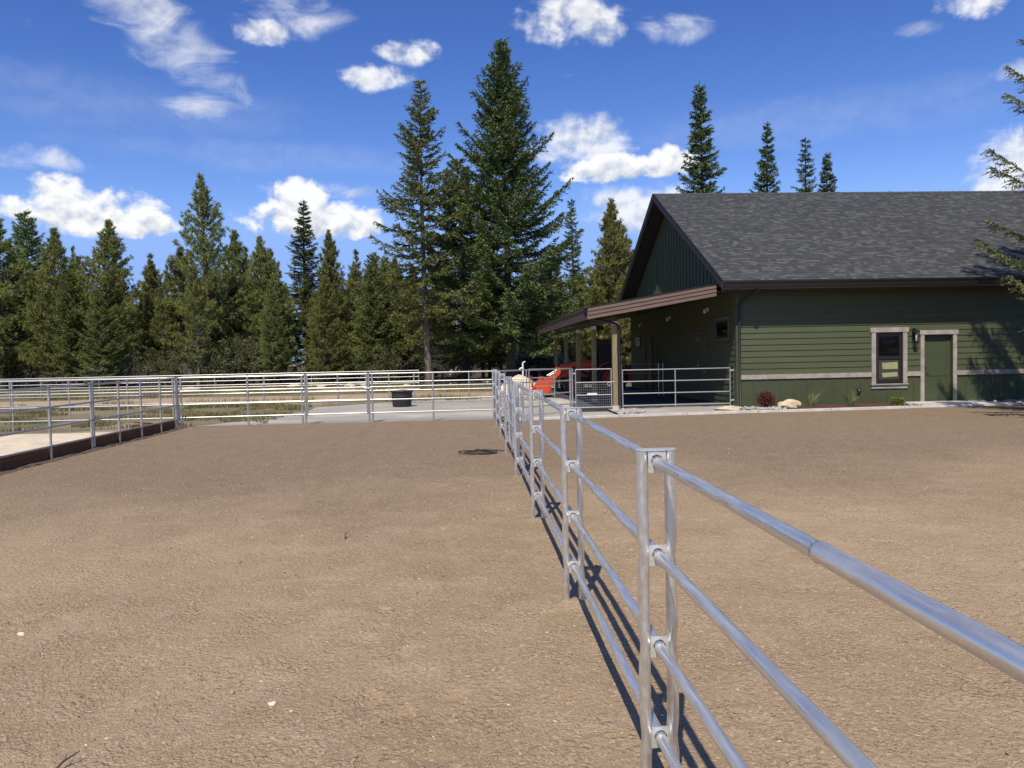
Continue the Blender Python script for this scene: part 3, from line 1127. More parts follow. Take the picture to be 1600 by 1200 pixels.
# cut the core: a recess is shown by jamb boards proud of the slab
for a_ in ((DX0 - .02, DX0 + .0, .10, DZ1), (DX1, DX1 + .02, .10, DZ1)):
    wbox(dr, a_[0], a_[1], BY0 - .020, BY0 + .15, a_[2], a_[3], 'jamb', 'doorgreen')
for x0, x1, z0, z1 in ((DX0 + .004, DX0 + .12, .102, DZ1 - .01), (DX1 - .12, DX1 - .004, .102, DZ1 - .01), (DX0 + .121, DX1 - .121, DZ1 - .13, DZ1 - .01),
                       (DX0 + .121, DX1 - .121, .86, 1.04), (DX0 + .121, DX1 - .121, .102, .38)):
    wbox(dr, x0, x1, BY0 + .088, BY0 + .099, z0, z1, 'door_stile', 'doorgreen')
wbox(dr, DX0 - .135, DX0 - .021, BY0 - .034, BY0 + .02, .10, DZ1 + .03, 'trim', 'trim')
wbox(dr, DX1 + .021, DX1 + .135, BY0 - .034, BY0 + .02, .10, DZ1 + .03, 'trim', 'trim')
wbox(dr, DX0 - .17, DX1 + .17, BY0 - .046, BY0 + .02, DZ1 + .032, DZ1 + .165, 'trim', 'trim')
bpart(MB().path([(DX0 + .06, BY0 + .09, .99), (DX0 + .06, BY0 + .035, .99), (DX0 + .17, BY0 + .035, .99)], .010, 8), 'handle', 'black', dr)
bpart(MB().path([(DX0 + .06, BY0 + .09, 1.12), (DX0 + .06, BY0 + .06, 1.12)], .028, 12), 'deadbolt', 'black', dr)
wbox(dr, DX0 - .02, DX1 + .02, BY0 - .02, BY0 + .12, .072, .099, 'threshold', 'black')
wbox(dr, DX0 - .02, DX1 + .02, BY0 - .020, BY0 + .15, DZ1 + .001, DZ1 + .029, 'jamb', 'doorgreen')

# side wall under the porch: lap siding along Y
z = .02
holes_y = [(25.15, 26.42, 0, 2.42), (22.94, 24.43, 2.06, 2.80), (32.77, 34.08, 0, 2.42)]
while z < 3.60:
    segs = [(BY0 + .112, BY1)]
    for h0, h1, z0, z1 in holes_y:
        if z + EXPO > z0 + .01 and z < z1 - .02:
            ns = []
            for s0, s1 in segs:
                if h0 > s0 and h1 < s1:
                    ns += [(s0, h0), (h1, s1)]
                else:
                    ns.append((s0, s1))
            segs = ns
    for h0, h1, z0, z1 in holes_y:
        for za_, zb_ in ((z1 - .012, z + EXPO), (z, z0 + .012)):
            if z < za_ + .001 and zb_ < z + EXPO + .001 and zb_ - za_ > .03:
                mb = MB()
                mb.prism([(BX0 + .028, za_ - .006), (BX0 - .004, za_ - .006), (BX0 + .016, zb_ - .004), (BX0 + .028, zb_ - .004)], 'y', h0 + .001, h1 - .001)
                bpart(mb, 'siding_board', 'siding')
    for s0, s1 in segs:
        cuts = [s0] + [c for c in np.arange(24.1 + (int(z * 100) * 7 % 30) * .1, s1, 3.66) if s0 + .3 < c < s1 - .3] + [s1]
        for c0, c1 in zip(cuts[:-1], cuts[1:]):
            mb = MB()
            mb.prism([(BX0 + .028, z - .006), (BX0 - .004, z - .006), (BX0 + .016, z + EXPO - .004), (BX0 + .028, z + EXPO - .004)], 'y', c0 + .001, c1 - .001)
            bpart(mb, 'siding_board', 'siding')
    z += EXPO


def side_door(y0, y1, lab):
    d = bpart(MB().box(BX0 + .002, BX0 + .029, y0, y1, .08, 2.28), 'door', 'doorgreen')
    d['label'] = lab
    for a_ in ((y0 - .10, y0, .08, 2.30), (y1, y1 + .10, .08, 2.30)):
        wbox(d, BX0 - .03, BX0 + .02, a_[0], a_[1], a_[2], a_[3], 'trim', 'darktrim')
    wbox(d, BX0 - .04, BX0 + .02, y0 - .13, y1 + .13, 2.302, 2.42, 'trim', 'darktrim')
    bpart(MB().path([(BX0 + .01, y0 + .10, 1.05), (BX0 - .05, y0 + .10, 1.05), (BX0 - .05, y0 + .22, 1.05)], .010, 8), 'handle', 'zinc', d)
    for zz_ in (.3, 1.2, 2.1):
        wbox(d, BX0 - .012, BX0 + .001, y1 - .03, y1 - .002, zz_, zz_ + .11, 'hinge', 'zinc')


side_door(25.27, 26.3, 'green side door under the porch, nearer one')
side_door(32.9, 33.95, 'green side door deep under the porch')
sw = bpart(MB().box(BX0 + .012, BX0 + .016, 23.12, 24.25, 2.16, 2.66), 'window', 'glass')
sw['label'] = 'small high awning window under the porch'
for y0_, y1_, z0_, z1_ in ((23.12, 23.17, 2.16, 2.66), (24.2, 24.25, 2.16, 2.66), (23.17, 24.2, 2.61, 2.66), (23.17, 24.2, 2.16, 2.21)):
    wbox(sw, BX0 - .012, BX0 + .011, y0_, y1_, z0_, z1_, 'frame', 'darkframe')
for y0_, y1_, z0_, z1_, p in ((23.0, 23.118, 2.14, 2.68, .03), (24.252, 24.37, 2.14, 2.68, .03), (22.96, 24.41, 2.682, 2.80, .04), (22.96, 24.41, 2.06, 2.138, .05)):
    wbox(sw, BX0 - p, BX0 + .02, y0_, y1_, z0_, z1_, 'trim', 'darktrim')

# gable: vertical boards with battens above the porch roof
yb = BY0 + .35
while yb < BY1 - .3:
    zt = min(EZ + SL * (yb - EY0), EZ + SL * (EY1 - yb)) - .34
    if zt > 3.70:
        bpart(MB().box(BX0 - .022, BX0 + .001, yb - .022, yb + .022, 3.62, zt), 'batten', 'panel')
        if yb + .38 < BY1:
            zt2 = min(EZ + SL * (yb + .40 - EY0), EZ + SL * (EY1 - yb - .40)) - .36
            zl, zr = sorted((zt, zt2))
            za, zb_ = (zt, zt2)
            mbp = MB().prism([(yb + .004, 3.62), (yb + .396, 3.62), (yb + .396, max(zb_, 3.64)), (yb + .004, max(za, 3.64))], 'x', BX0 + .002, BX0 + .028)
            bpart(mbp, 'wall_panel', 'panel')
    yb += .40

# roof deck
TH = .17
deck = MB()
deck.prism([(EY0, EZ - TH), (EY0, EZ), (RYM, RZT), (EY1, EZ), (EY1, EZ - TH), (RYM, RZT - TH - .02)], 'x', RX0, RX1)
roof = bpart(deck, 'roof', 'darkbrown')
# shingles
rs = np.random.RandomState(12)
VV, FF = [], []
ls = math.hypot(RYM - EY0, RZT - EZ)
ca, sa = (RYM - EY0) / ls, (RZT - EZ) / ls
ex = .132
for side_ in (0, 1):
    k = 0
    d = -.02
    while d < ls - .02:
        x = RX0 - .02 - rs.rand() * .25
        while x < RX1 + .02:
            w = rs.choice([.10, .13, .165, .2, .25])
            xa_, xb_ = max(x, RX0 - .025), min(x + w - .003, RX1 + .02)
            x += w
            if xb_ - xa_ < .02:
                continue
            t0 = .008 + .005 * rs.rand()
            dd = d + rs.uniform(-.004, .004)
            de = min(d + ex + .03, ls)
            q = []
            for (xx, s_, nn) in ((xa_, dd, t0), (xb_, dd, t0), (xb_, de, .002), (xa_, de, .002), (xa_, dd, .0005), (xb_, dd, .0005)):
                yy, zz_ = EY0 + s_ * ca - nn * sa, EZ + s_ * sa + nn * ca
                if side_:
                    yy = 2 * RYM - yy
                q.append((xx, yy, zz_))
            b_ = len(VV)
            VV += q
            FF += [(b_, b_ + 1, b_ + 2, b_ + 3), (b_ + 4, b_ + 5, b_ + 1, b_)]
        d += ex
sh = link('shingles', np_mesh('shingles', np.array(VV), np.array(FF)), 'shingle', roof)
tag(sh, kind='stuff')
# ridge caps
cap_me = None
for i in range(int((RX1 - RX0) / .28)):
    x = RX0 + i * .28
    mb = MB()
    w, hgt = .15, .15 * SL
    mb.add([(x, RYM - w, RZT - hgt + .02), (x, RYM, RZT + .032), (x, RYM + w, RZT - hgt + .02), (x + .30, RYM - w, RZT - hgt + .012), (x + .30, RYM, RZT + .022), (x + .30, RYM + w, RZT - hgt + .012),
            (x, RYM - w, RZT - hgt + .008), (x, RYM, RZT + .012), (x, RYM + w, RZT - hgt + .008)],
           [(0, 3, 4, 1), (1, 4, 5, 2), (0, 1, 7, 6), (1, 2, 8, 7)])
    bpart(mb, 'ridge_cap', 'shingle', roof)
# rake boards (both slopes, stepped)
for sgn in (0, 1):
    def yy(y):
        return y if not sgn else 2 * RYM - y
    for (xo, xi, t0, t1) in ((RX0 - .045, RX0 - .001, -.03, .20), (RX0 - .020, RX0 - .001, .201, .30)):
        pr = [(yy(EY0 - .005), EZ - t0 - .01), (yy(RYM), RZT - t0 - .01), (yy(RYM), RZT - t1), (yy(EY0 - .005), EZ - t1)]
        bpart(MB().prism(pr, 'x', xo, xi), 'rake_board', 'darkbrown', roof)
    # drip edge
    pr = [(yy(EY0 - .02), EZ + .022), (yy(RYM), RZT + .030), (yy(RYM), RZT + .008), (yy(EY0 - .02), EZ + .002)]
    bpart(MB().prism(pr, 'x', RX0 - .055, RX0 - .026), 'drip_edge', 'black', roof)
# eave: fascia, gutter, soffit
bpart(MB().box(RX0, RX1, EY0 - .03, EY0 - .001, 3.50, EZ - .02), 'fascia', 'brown')
gut = MB()
gp = [(-.16, .0), (-.16, -.045), (-.135, -.095), (-.115, -.195), (-.033, -.195), (-.033, .0), (-.045, .0), (-.045, -.18), (-.105, -.18), (-.145, -.03), (-.145, .0)]
gut.prism([(EY0 + p, EZ - .015 + q) for p, q in gp], 'x', RX0 - .02, RX1)
bpart(gut, 'gutter', 'black')
bpart(MB().box(RX0, RX1, EY0, BY0 - .023, 3.46, 3.49), 'soffit', 'soffit')
# rear eave
bpart(MB().box(RX0, RX1, EY1 + .001, EY1 + .03, 3.50, EZ - .02), 'fascia', 'brown')
# downpipe at the front corner
bpart(MB().path([(8.40, EY0 - .085, 3.62), (8.40, EY0 - .085, 3.50), (8.38, EY0 - .02, 3.40), (8.24, BY0 - .13, 3.28), (8.12, BY0 - .075, 3.18), (8.06, BY0 - .07, 3.05)]
                , .036, 10), 'downpipe', 'black')
bpart(MB().path([(8.06, BY0 - .07, 3.06), (8.06, BY0 - .07, .16), (8.06, BY0 - .16, .07)], .036, 10), 'downpipe', 'black')

# ---- porch
PX0, PX1, PY0, PY1 = 3.58, 8.0, 22.42, 38.2
PZ0, PZ1 = 3.08, 3.80
PS = (PZ1 - PZ0) / (PX1 - PX0)
pr_roof = bpart(MB().prism([(PX0, PZ0), (PX1 - .03, PZ1 - .005), (PX1 - .03, PZ1 - .09), (PX0, PZ0 - .09)], 'y', PY0, PY1), 'porch_roof', 'darkbrown')
pr_roof['label'] = 'low-pitched lean-to roof over the porch'
# porch shingles
VV, FF = [], []
k = 0
x = PX0 - .02
while x < PX1 - .05:
    y = PY0 - .02 - rs.rand() * .2
    while y < PY1:
        w = rs.choice([.165, .2, .25, .33])
        ya_, yb_ = max(y, PY0 - .02), min(y + w - .003, PY1 + .02)
        y += w
        if yb_ - ya_ < .02: continue
        x2 = min(x + ex + .02, PX1 - .04)
        z0_, z1_ = PZ0 + (x - PX0) * PS, PZ0 + (x2 - PX0) * PS
        b_ = len(VV)
        VV += [(x, ya_, z0_ + .012), (x, yb_, z0_ + .012), (x2, yb_, z1_ + .003), (x2, ya_, z1_ + .003), (x, ya_, z0_), (x, yb_, z0_)]
        FF += [(b_, b_ + 3, b_ + 2, b_ + 1), (b_ + 4, b_, b_ + 1, b_ + 5)]
    x += ex
tag(link('shingles', np_mesh('shingles', np.array(VV), np.array(FF)), 'shingle', pr_roof), kind='stuff')
# front rake in three stepped boards, ends under the barn rake
for (yo, t0, t1) in ((.060, -.012, .105), (.040, .107, .215), (.020, .217, .335)):
    pr = [(PX0 - .02, PZ0 - t0), (RX0 + .0, PZ0 - t0 + (RX0 - PX0) * PS), (RX0 + .0, PZ0 - t1 + (RX0 - PX0) * PS), (PX0 - .02, PZ0 - t1)]
    bpart(MB().prism(pr, 'y', PY0 - yo, PY0 - .001), 'rake_board', 'brown', pr_roof)
pr = [(PX0 - .03, PZ0 + .034), (RX0 + .0, PZ0 + .034 + (RX0 - PX0) * PS), (RX0 + .0, PZ0 + .014 + (RX0 - PX0) * PS), (PX0 - .03, PZ0 + .014)]
bpart(MB().prism(pr, 'y', PY0 - .085, PY0 - .001), 'drip_edge', 'black', pr_roof)
# eave along the left
bpart(MB().box(PX0 - .035, PX0 - .001, PY0, PY1, PZ0 - .33, PZ0 - .01), 'fascia', 'brown')
gp2 = [(-.16, .0), (-.16, -.035), (-.135, -.075), (-.125, -.115), (-.036, -.115), (-.036, .0), (-.05, .0), (-.05, -.1), (-.115, -.1), (-.145, -.03), (-.145, .0)]
bpart(MB().prism([(PX0 + p, PZ0 + .01 + q) for p, q in gp2], 'y', PY0 - .04, PY1 + .02), 'gutter', 'black')
# ceiling boards
nb = 22
for i in range(nb):
    xa_ = PX0 + (PX1 - .05 - PX0) * i / nb
    xb_ = PX0 + (PX1 - .05 - PX0) * (i + 1) / nb - .006
    za_, zb_ = PZ0 - .24 + (xa_ - PX0) * PS * .9, PZ0 - .24 + (xb_ - PX0) * PS * .9
    bpart(MB().prism([(xa_, za_), (xb_, zb_), (xb_, zb_ + .02), (xa_, za_ + .02)], 'y', PY0 + .01, PY1 - .01), 'ceiling_board', 'soffit')
PPX = 4.42
bpart(MB().box(PPX - .07, PPX + .07, PY0 + .25, PY1 - .1, 2.70, PZ0 - .25), 'beam', 'soffit')
for y in (22.85, 26.6, 30.35, 34.1, 37.9):
    p = bpart(MB().box(PPX - .07, PPX + .07, y - .07, y + .07, .17, 2.70), 'post', 'post')
    bpart(MB().box(PPX - .10, PPX + .10, y - .10, y + .10, -.1, .165), 'post_base', 'concrete', p)
    bpart(MB().box(PPX - .076, PPX + .076, y - .076, y + .076, 2.58, 2.695), 'post_cap', 'zinc', p)
bpart(MB().path([(PX0 - .09, PY0 + .10, 2.99), (PX0 - .09, PY0 + .10, 2.90), (PX0 - .02, PY0 + .13, 2.80), (PX0 + .10, PY0 + .16, 2.755), (PPX - .12, 22.73, 2.66), (PPX + .06, 22.72, 2.60), (PPX + .115, 22.73, 2.50),
                 (PPX + .12, 22.74, 2.35), (PPX + .12, 22.74, .20), (PPX + .12, 22.66, .06)], .036, 10), 'downpipe', 'black')
bpart(MB().path([(PX0 - .09, PY1 - .3, 2.99), (PX0 - .09, PY1 - .3, 2.86), (PX0 + .1, PY1 - .3, 2.7), (PPX - .16, PY1 - .3, 2.5)], .036, 8), 'downpipe', 'black')

# wall-mounted things
lan = empty('wall_lantern', (13.42, BY0, 1.60))
tag(lan, 'tall black wall lantern between the front window and the green door', 'lamp')
MB().box(-.05, .05, -.030, -.004, .38, .70).build('back_plate', 'black', lan)
MB().path([(0, -.03, .66), (0, -.09, .72), (0, -.13, .68), (0, -.13, .62)], .012, 8).build('arm', 'black', lan)
cage = MB()
for (a_, b_) in ((-1, -1), (1, -1), (1, 1), (-1, 1)):
    cage.path([(a_ * .07, -.13 + b_ * .07, .58), (a_ * .052, -.13 + b_ * .052, .28)], .008, 6)
cage.box(-.078, .078, -.208, -.052, .575, .595).box(-.058, .058, -.188, -.072, .268, .285)
cage.add([(-.085, -.215, .595), (.085, -.215, .595), (.085, -.045, .595), (-.085, -.045, .595), (0, -.13, .66)], [(0, 1, 4), (1, 2, 4), (2, 3, 4), (3, 0, 4), (3, 2, 1, 0)])
cage.build('cage', 'black', lan)
MB().lathe([(.001, .30), (.028, .33), (.030, .48), (.015, .54), (.001, .55)], 12, (0, -.13, 0)).build('bulb', 'brass', lan)
out_ = empty('outlet_box', (11.70, BY0 - .003, .46))
tag(out_, 'small dark weatherproof outlet box low on the green front wall', 'outlet')
MB().box(-.045, .045, -.055, -.006, -.075, .075).build('cover', 'black', out_)
MB().box(-.012, .012, -.060, -.056, .02, .045).build('latch', 'white', out_)
for (y, zz_, lab) in ((25.1, 3.12, 'small floodlight under the porch nearest the barn corner'), (29.85, 3.08, 'small floodlight in the middle of the porch wall'),
                      (34.7, 3.04, 'small floodlight at the dark far end of the porch wall')):
    fl = empty('floodlight', (BX0 - .02, y, zz_))
    tag(fl, lab, 'lamp', 'floodlights along the porch wall')
    MB().box(-.03, .03, -.06, .06, -.06, .06).build('base', 'white', fl)
    MB().lathe([(.001, -.10), (.045, -.10), (.055, -.02), (.03, .04), (.001, .05)], 12, (-.09, 0, -.02)).build('lamp_head', 'white', fl)
    MB().path([(-.02, 0, 0), (-.09, 0, .02)], .015, 6).build('arm', 'white', fl)
sg = empty('wall_sign', (BX0 - .006, 35.6, 2.05))
tag(sg, 'small pale notice board on the far end of the porch wall', 'sign')
MB().box(-.02, 0, -.5, .5, 0, .42).build('plate', 'sign', sg)
for y0_, y1_, z0_, z1_ in ((-.53, -.501, -.03, .45), (.501, .53, -.03, .45), (-.5, .5, .421, .45), (-.5, .5, -.03, -.001)):
    MB().box(-.03, 0, y0_, y1_, z0_, z1_).build('frame', 'black', sg)

# ------------------------------------------------------------------ garden plants and rocks


def blades(n, base_r, hmin, hmax, lean, w, seed, seg=3):
    rs_ = np.random.RandomState(seed)
    mb = MB()
    for i in range(n):
        a_ = rs_.rand() * 6.283
        r0 = base_r * math.sqrt(rs_.rand())
        h = rs_.uniform(hmin, hmax)
        ln = lean * rs_.rand()
        px, py = r0 * math.cos(a_), r0 * math.sin(a_)
        a2 = a_ + rs_.uniform(-.7, .7)
        q = []
        for k in range(seg + 1):
            t = k / seg
            o = ln * h * t ** 1.8
            ww = w * (1 - t) + .0008
            cx, cy = px + o * math.cos(a2), py + o * math.sin(a2)
            q += [(cx - ww * math.sin(a2 + .9), cy + ww * math.cos(a2 + .9), h * t * (1 - .25 * ln * t)), (cx + ww * math.sin(a2 + .9), cy - ww * math.cos(a2 + .9), h * t * (1 - .25 * ln * t))]
        mb.add(q, [(2 * k, 2 * k + 1, 2 * k + 3, 2 * k + 2) for k in range(seg)])
    return mb


for (x, s_, lab) in ((9.95, 1, 'ornamental grass clump beside the pale boulder'), (11.15, 7, 'ornamental grass clump below the wall outlet box')):
    o = empty('ornamental_grass', (x, 21.75, .06))
    tag(o, lab, 'plant', 'grass clumps in the mulch bed')
    blades(120, .05, .22, .55, .9, .005, s_).build('blades', 'plantgrass', o)
    blades(14, .02, .35, .60, .9, .003, s_ + 3).build('seed_stalks', 'palewood', o)


def leafy(mbx, n, rx, rz, zc, size, seed, shell=.5):
    rs_ = np.random.RandomState(seed)
    for i in range(n):
        v = rs_.normal(size=3); v /= np.linalg.norm(v)
        r_ = shell + (1 - shell) * rs_.rand()
        lump = 1 + .28 * math.sin(v[0] * 5 + seed) * math.cos(v[1] * 6)
        p = np.array([v[0] * rx * r_ * lump, v[1] * rx * r_ * lump, zc + v[2] * rz * r_ * lump])
        if p[2] < .01: p[2] = .01 + .05 * rs_.rand()
        d = rs_.normal(size=3) * .7 + v; d /= np.linalg.norm(d)
        u = np.cross(d, rs_.normal(size=3)); u /= np.linalg.norm(u)
        s2 = size * rs_.uniform(.6, 1.3)
        mbx.add([p - u * s2 * .35, p + d * s2 * .5 - u * 0, p + u * s2 * .35, p - d * s2 * .5], [(0, 1, 2, 3)])
    return mbx


bb = empty('barberry_bush', (8.60, 21.75, .06))
tag(bb, 'dark red barberry bush at the left end of the mulch bed', 'bush')
st = MB()
rr_ = random.Random(3)
for i in range(14):
    a_ = rr_.uniform(0, 6.28); l_ = rr_.uniform(.3, .52)
    st.path([(0, 0, 0), (.10 * math.cos(a_), .10 * math.sin(a_), l_ * .5), (.24 * math.cos(a_) * rr_.random(), .24 * math.sin(a_), l_)], [.006, .004, .002], 5)
st.build('stems', 'bark', bb)
leafy(MB(), 1500, .26, .24, .26, .045, 2, .35).build('foliage', 'barberry', bb)
jn_ = empty('juniper', (12.60, 21.85, .06))
tag(jn_, 'low yellow-green juniper at the door end of the mulch bed', 'bush')
leafy(MB(), 1600, .24, .12, .10, .04, 5, .45).build('foliage', 'juniper', jn_)
MB().path([(0, 0, -.02), (.03, 0, .06), (.1, .02, .1)], .012, 6).build('stems', 'bark', jn_)


def rock_mesh(sx, sy, sz, seed, n=3, rough=.22, flat=0.0):
    import bmesh
    bm = bmesh.new()
    bmesh.ops.create_icosphere(bm, subdivisions=n, radius=1)
    rs_ = np.random.RandomState(seed)
    ph = rs_.rand(12) * 6.28
    for v in bm.verts:
        c = v.co
        k = 1 + rough * (math.sin(c.x * 2.1 + ph[0]) * math.cos(c.y * 2.7 + ph[1]) + .6 * math.sin(c.z * 4.2 + ph[2] + c.x * 3) + .35 * math.sin(c.y * 8 + ph[3]) * math.sin(c.x * 7 + ph[4]))
        c = c * k
        # facets
        for j in range(3):
            d_ = Vector((math.cos(ph[5 + j]), math.sin(ph[5 + j]), .5 * math.sin(ph[8 + j]) + .3)).normalized()
            q = c.dot(d_)
            if q > .72:
                c = c - d_ * (q - .72) * .8
        v.co = Vector((c.x * sx, c.y * sy, c.z * sz))
    me = bpy.data.meshes.new('rock')
    bm.to_mesh(me)
    bm.free()
    return me


br = link('boulder', rock_mesh(.40, .22, .17, 7, 4), 'rock')
br.location = (9.22, 21.62, .12)
br.rotation_euler = (0, .12, .1)
tag(br, 'long pale boulder lying between barberry bush and grass clump', 'rock')
fr_ = link('flat_stone', rock_mesh(.42, .22, .08, 9, 4), 'rock')
fr_.location = (7.55, 21.75, .07)
tag(fr_, 'flat tan stone in the gravel in front of the porch panel', 'rock')
# river stones by the corner and at the door
rs = np.random.RandomState(33)
rm = [rock_mesh(1, .75, .55, 40 + i, 1) for i in range(4)]
spots = [(rs.uniform(7.95, 8.95), rs.uniform(21.05, 22.1)) for _ in range(60)] + [(rs.uniform(4.2, 5.0), rs.uniform(20.85, 22.3)) for _ in range(40)] + [(rs.uniform(12.5, 13.2), rs.uniform(21.4, 22.2)) for _ in range(22)] + \
        [(rs.uniform(15.3, 17.2), rs.uniform(21.5, 22.3)) for _ in range(40)]
for i, (x, y) in enumerate(spots):
    o = link('river_stone', rm[i % 4], 'greyrock')
    s_ = rs.uniform(.03, .075)
    o.scale = (s_ * 1.2, s_, s_)
    o.rotation_euler = (rs.uniform(-.3, .3), rs.uniform(-.3, .3), rs.rand() * 6.28)
    o.location = (x, y, .075)
    if x < 6:
        lab = 'grey river stone scattered at the foot of the porch post'
    elif x < 10:
        lab = 'grey river stone scattered below the barn corner downpipe'
    elif x < 14:
        lab = 'grey river stone scattered left of the door pad'
    else:
        lab = 'grey river stone scattered right of the door pad'
    tag(o, lab, 'stone', lab.replace('stone', 'stones'))

# ------------------------------------------------------------------ loose things
tub = empty('stock_tub', (-2.36, 27.6, -.02))
tag(tub, 'round black stock tub standing on the gravel behind the far gate', 'tub')
MB().lathe([(.001, .0), (.31, .0), (.335, .04), (.37, .50), (.385, .55)], 32).lathe([(.345, .55), (.31, .06), (.001, .05)], 32).build('body', 'rubber', tub)
MB().lathe([(.360, .545), (.405, .540), (.415, .565), (.405, .59), (.350, .59), (.345, .55)], 32).build('rim', 'rubber', tub)
MB().lathe([(.355, .35), (.372, .36), (.372, .40), (.362, .41)], 32).build('rib', 'rubber', tub)

hp = []
rr_ = random.Random(9)
for k in range(120):
    t = k / 120 * 3.3 * 2 * math.pi
    r_ = .17 + .13 * k / 120 + .018 * math.sin(t * 1.7)
    hp.append((.16 + r_ * 1.15 * math.cos(t) + .02 * math.sin(k * .05), 13.58 + r_ * 1.0 * math.sin(t), .016 + .012 * (1 + math.sin(t * 1.3))))
lx, ly, lz = hp[-1]
for k in range(1, 12):
    hp.append((lx + (.62 - lx) * k / 11, ly + (13.72 - ly) * k / 11 + .03 * math.sin(k), .03))
tag(MB().path(hp, .010, 7).build('coiled_hose', 'hose'), 'black hose coiled on the dirt beside the near fence', 'hose')

hl = empty('halter', (2.42, 29.22, .45))
tag(hl, 'dark red halter hanging on a post near the loader bucket', 'halter')
MB().path([(0, 0, .50), (.05, -.03, .42), (.06, -.04, .25), (.05, -.05, .05), (.13, -.06, -.02), (.16, -.06, .08)], .022, 8).build('strap', 'red', hl)
MB().path([(.0, -.03, .46), (-.02, -.05, .25), (.04, -.05, .08)], .018, 8).build('lead', 'red', hl)

hyd = empty('yard_hydrant', (2.16, 29.9, 0))
tag(hyd, 'white yard hydrant standing up behind the fence post', 'hydrant')
MB().path([(0, 0, -.1), (0, 0, 1.42)], .035, 10).build('standpipe', 'white', hyd)
MB().path([(0, 0, 1.25), (-.10, -.02, 1.22), (-.15, -.02, 1.14)], .032, 10).build('spout', 'white', hyd)
MB().path([(0, 0, 1.40), (.02, 0, 1.46), (.10, 0, 1.48)], .024, 8).build('handle', 'white', hyd)

pole = MB().path([(-9.35, 21.55, .05), (-7.95, 21.75, .05)], [.06, .05], 10).build('timber_pole', 'wood')
tag(pole, 'bare timber pole lying on the grass behind the left pen corner', 'pole')
for (x, y, rz, L, lab) in ((-1.78, 3.28, .9, .11, 'dark dry twig on the dirt nearest the bottom edge'), (-2.42, 3.68, 1.0, .13, 'dark dry twig on the dirt at the lower left'),
                           (-1.20, 7.35, 1.5, .14, 'dry twig sticking up from the middle of the dirt')):
    t_ = MB().path([(0, 0, .012), (L * .45, .012, .035), (L, -.008, .06)], [.006, .005, .002], 6).path([(L * .5, .01, .036), (L * .75, .05, .05)], [.003, .001], 5).build('dry_twig', 'bark')
    t_.location = (x, y, float(dirt_h(np.array([x]), np.array([y]))[0]))
    t_.rotation_euler = (0, 0, rz)
    tag(t_, lab, 'twig')
for (x, y, s_, lab) in ((-1.02, 3.88, .022, 'small white stone lying alone on the dirt'), (-2.9, 5.05, .028, 'flat pale stone on the dirt left of centre')):
    o = link('stone', rock_mesh(1, .8, .55, int(s_ * 1000), 2), 'pebble')
    o.scale = (s_,) * 3
    o.location = (x, y, float(dirt_h(np.array([x]), np.array([y]))[0]) + s_ * .2)
    tag(o, lab, 'stone')

# gravel heaps


def heap(name, x, y, rx, ry, h, m, seed, lab):
    n = 40
    vs, fs = [], []
    for i in range(9):
        r_ = i / 8
        for k in range(n):
            a_ = 2 * math.pi * k / n
            q = r_ * (1 + .12 * math.sin(3 * a_ + seed) + .06 * math.sin(7 * a_))
            vs.append((rx * q * math.cos(a_), ry * q * math.sin(a_), h * (1 - r_ ** 1.4) * (1 + .05 * math.sin(5 * a_ + i)) - .03))
    for i in range(8):
        for k in range(n):
            fs.append((i * n + k, i * n + (k + 1) % n, (i + 1) * n + (k + 1) % n, (i + 1) * n + k))
    o = MB().add(vs, fs, True).build(name, m)
    o.location = (x, y, 0)
    return tag(o, lab, 'heap')


heap('sand_heap', 2.35, 35.2, 1.35, 1.2, .85, 'sand', 2, 'pale sand heap behind the yard hydrant')
heap('gravel_heap', 3.15, 27.0, 1.0, 1.6, .22, 'gravel', 5, 'low pale gravel heap beside the mesh gate')

# ------------------------------------------------------------------ tractor under the porch (faces left)
tr = empty('tractor', (5.05, 32.0, .07))
tag(tr, 'orange compact tractor with cab and front loader parked under the porch', 'tractor')


def bx(name, m, par, *a):
    return MB().box(*a).build(name, m, par)


hood = MB().prism([(-1.15, .72), (-1.18, 1.05), (-1.08, 1.26), (-.5, 1.36), (.12, 1.40), (.12, .72)], 'y', -.34, .34).build('hood', 'orange', tr)
bx('grille', 'black', hood, -1.20, -1.181, -.26, .26, .76, 1.04)
bx('headlight', 'white', hood, -1.20, -1.182, -.31, -.27, .98, 1.06)
bx('chassis', 'black', tr, -1.2, 1.2, -.22, .22, .42, .718)
cab = MB()
for x0, x1, xt0, xt1 in ((.14, .20, .30, .36), (.72, .78, .72, .78), (1.22, 1.28, 1.18, 1.24)):
    for y in (-.62, .57):
        cab.add([(x0, y, .95), (x1, y, .95), (x1, y + .05, .95), (x0, y + .05, .95), (xt0, y, 2.08), (xt1, y, 2.08), (xt1, y + .05, 2.08), (xt0, y + .05, 2.08)],
                [(0, 3, 2, 1), (4, 5, 6, 7), (0, 1, 5, 4), (1, 2, 6, 5), (2, 3, 7, 6), (3, 0, 4, 7)])
cab.box(.14, 1.28, -.62, .62, .60, .949)
cb = cab.build('cab', 'black', tr)
MB().prism([(.16, 2.08), (1.36, 2.08), (1.34, 2.20), (1.2, 2.25), (.30, 2.25), (.14, 2.18)], 'y', -.68, .68).build('roof', 'maroon', cb)
for y in (-.60, .59):
    bx('cab_glass', 'cabglass', cb, .36, 1.16, y, y + .012, .96, 2.06)
bx('cab_glass', 'cabglass', cb, 1.20, 1.212, -.56, .56, .96, 2.06)
bx('seat', 'rubber', cb, .80, 1.1, -.22, .22, .95, 1.5)
MB().path([(.42, 0, .95), (.50, 0, 1.35)], .03, 8).lathe([(.17, 1.36), (.19, 1.38), (.17, 1.40)], 16, (.5, 0, 0)).build('steering_wheel', 'black', cb)


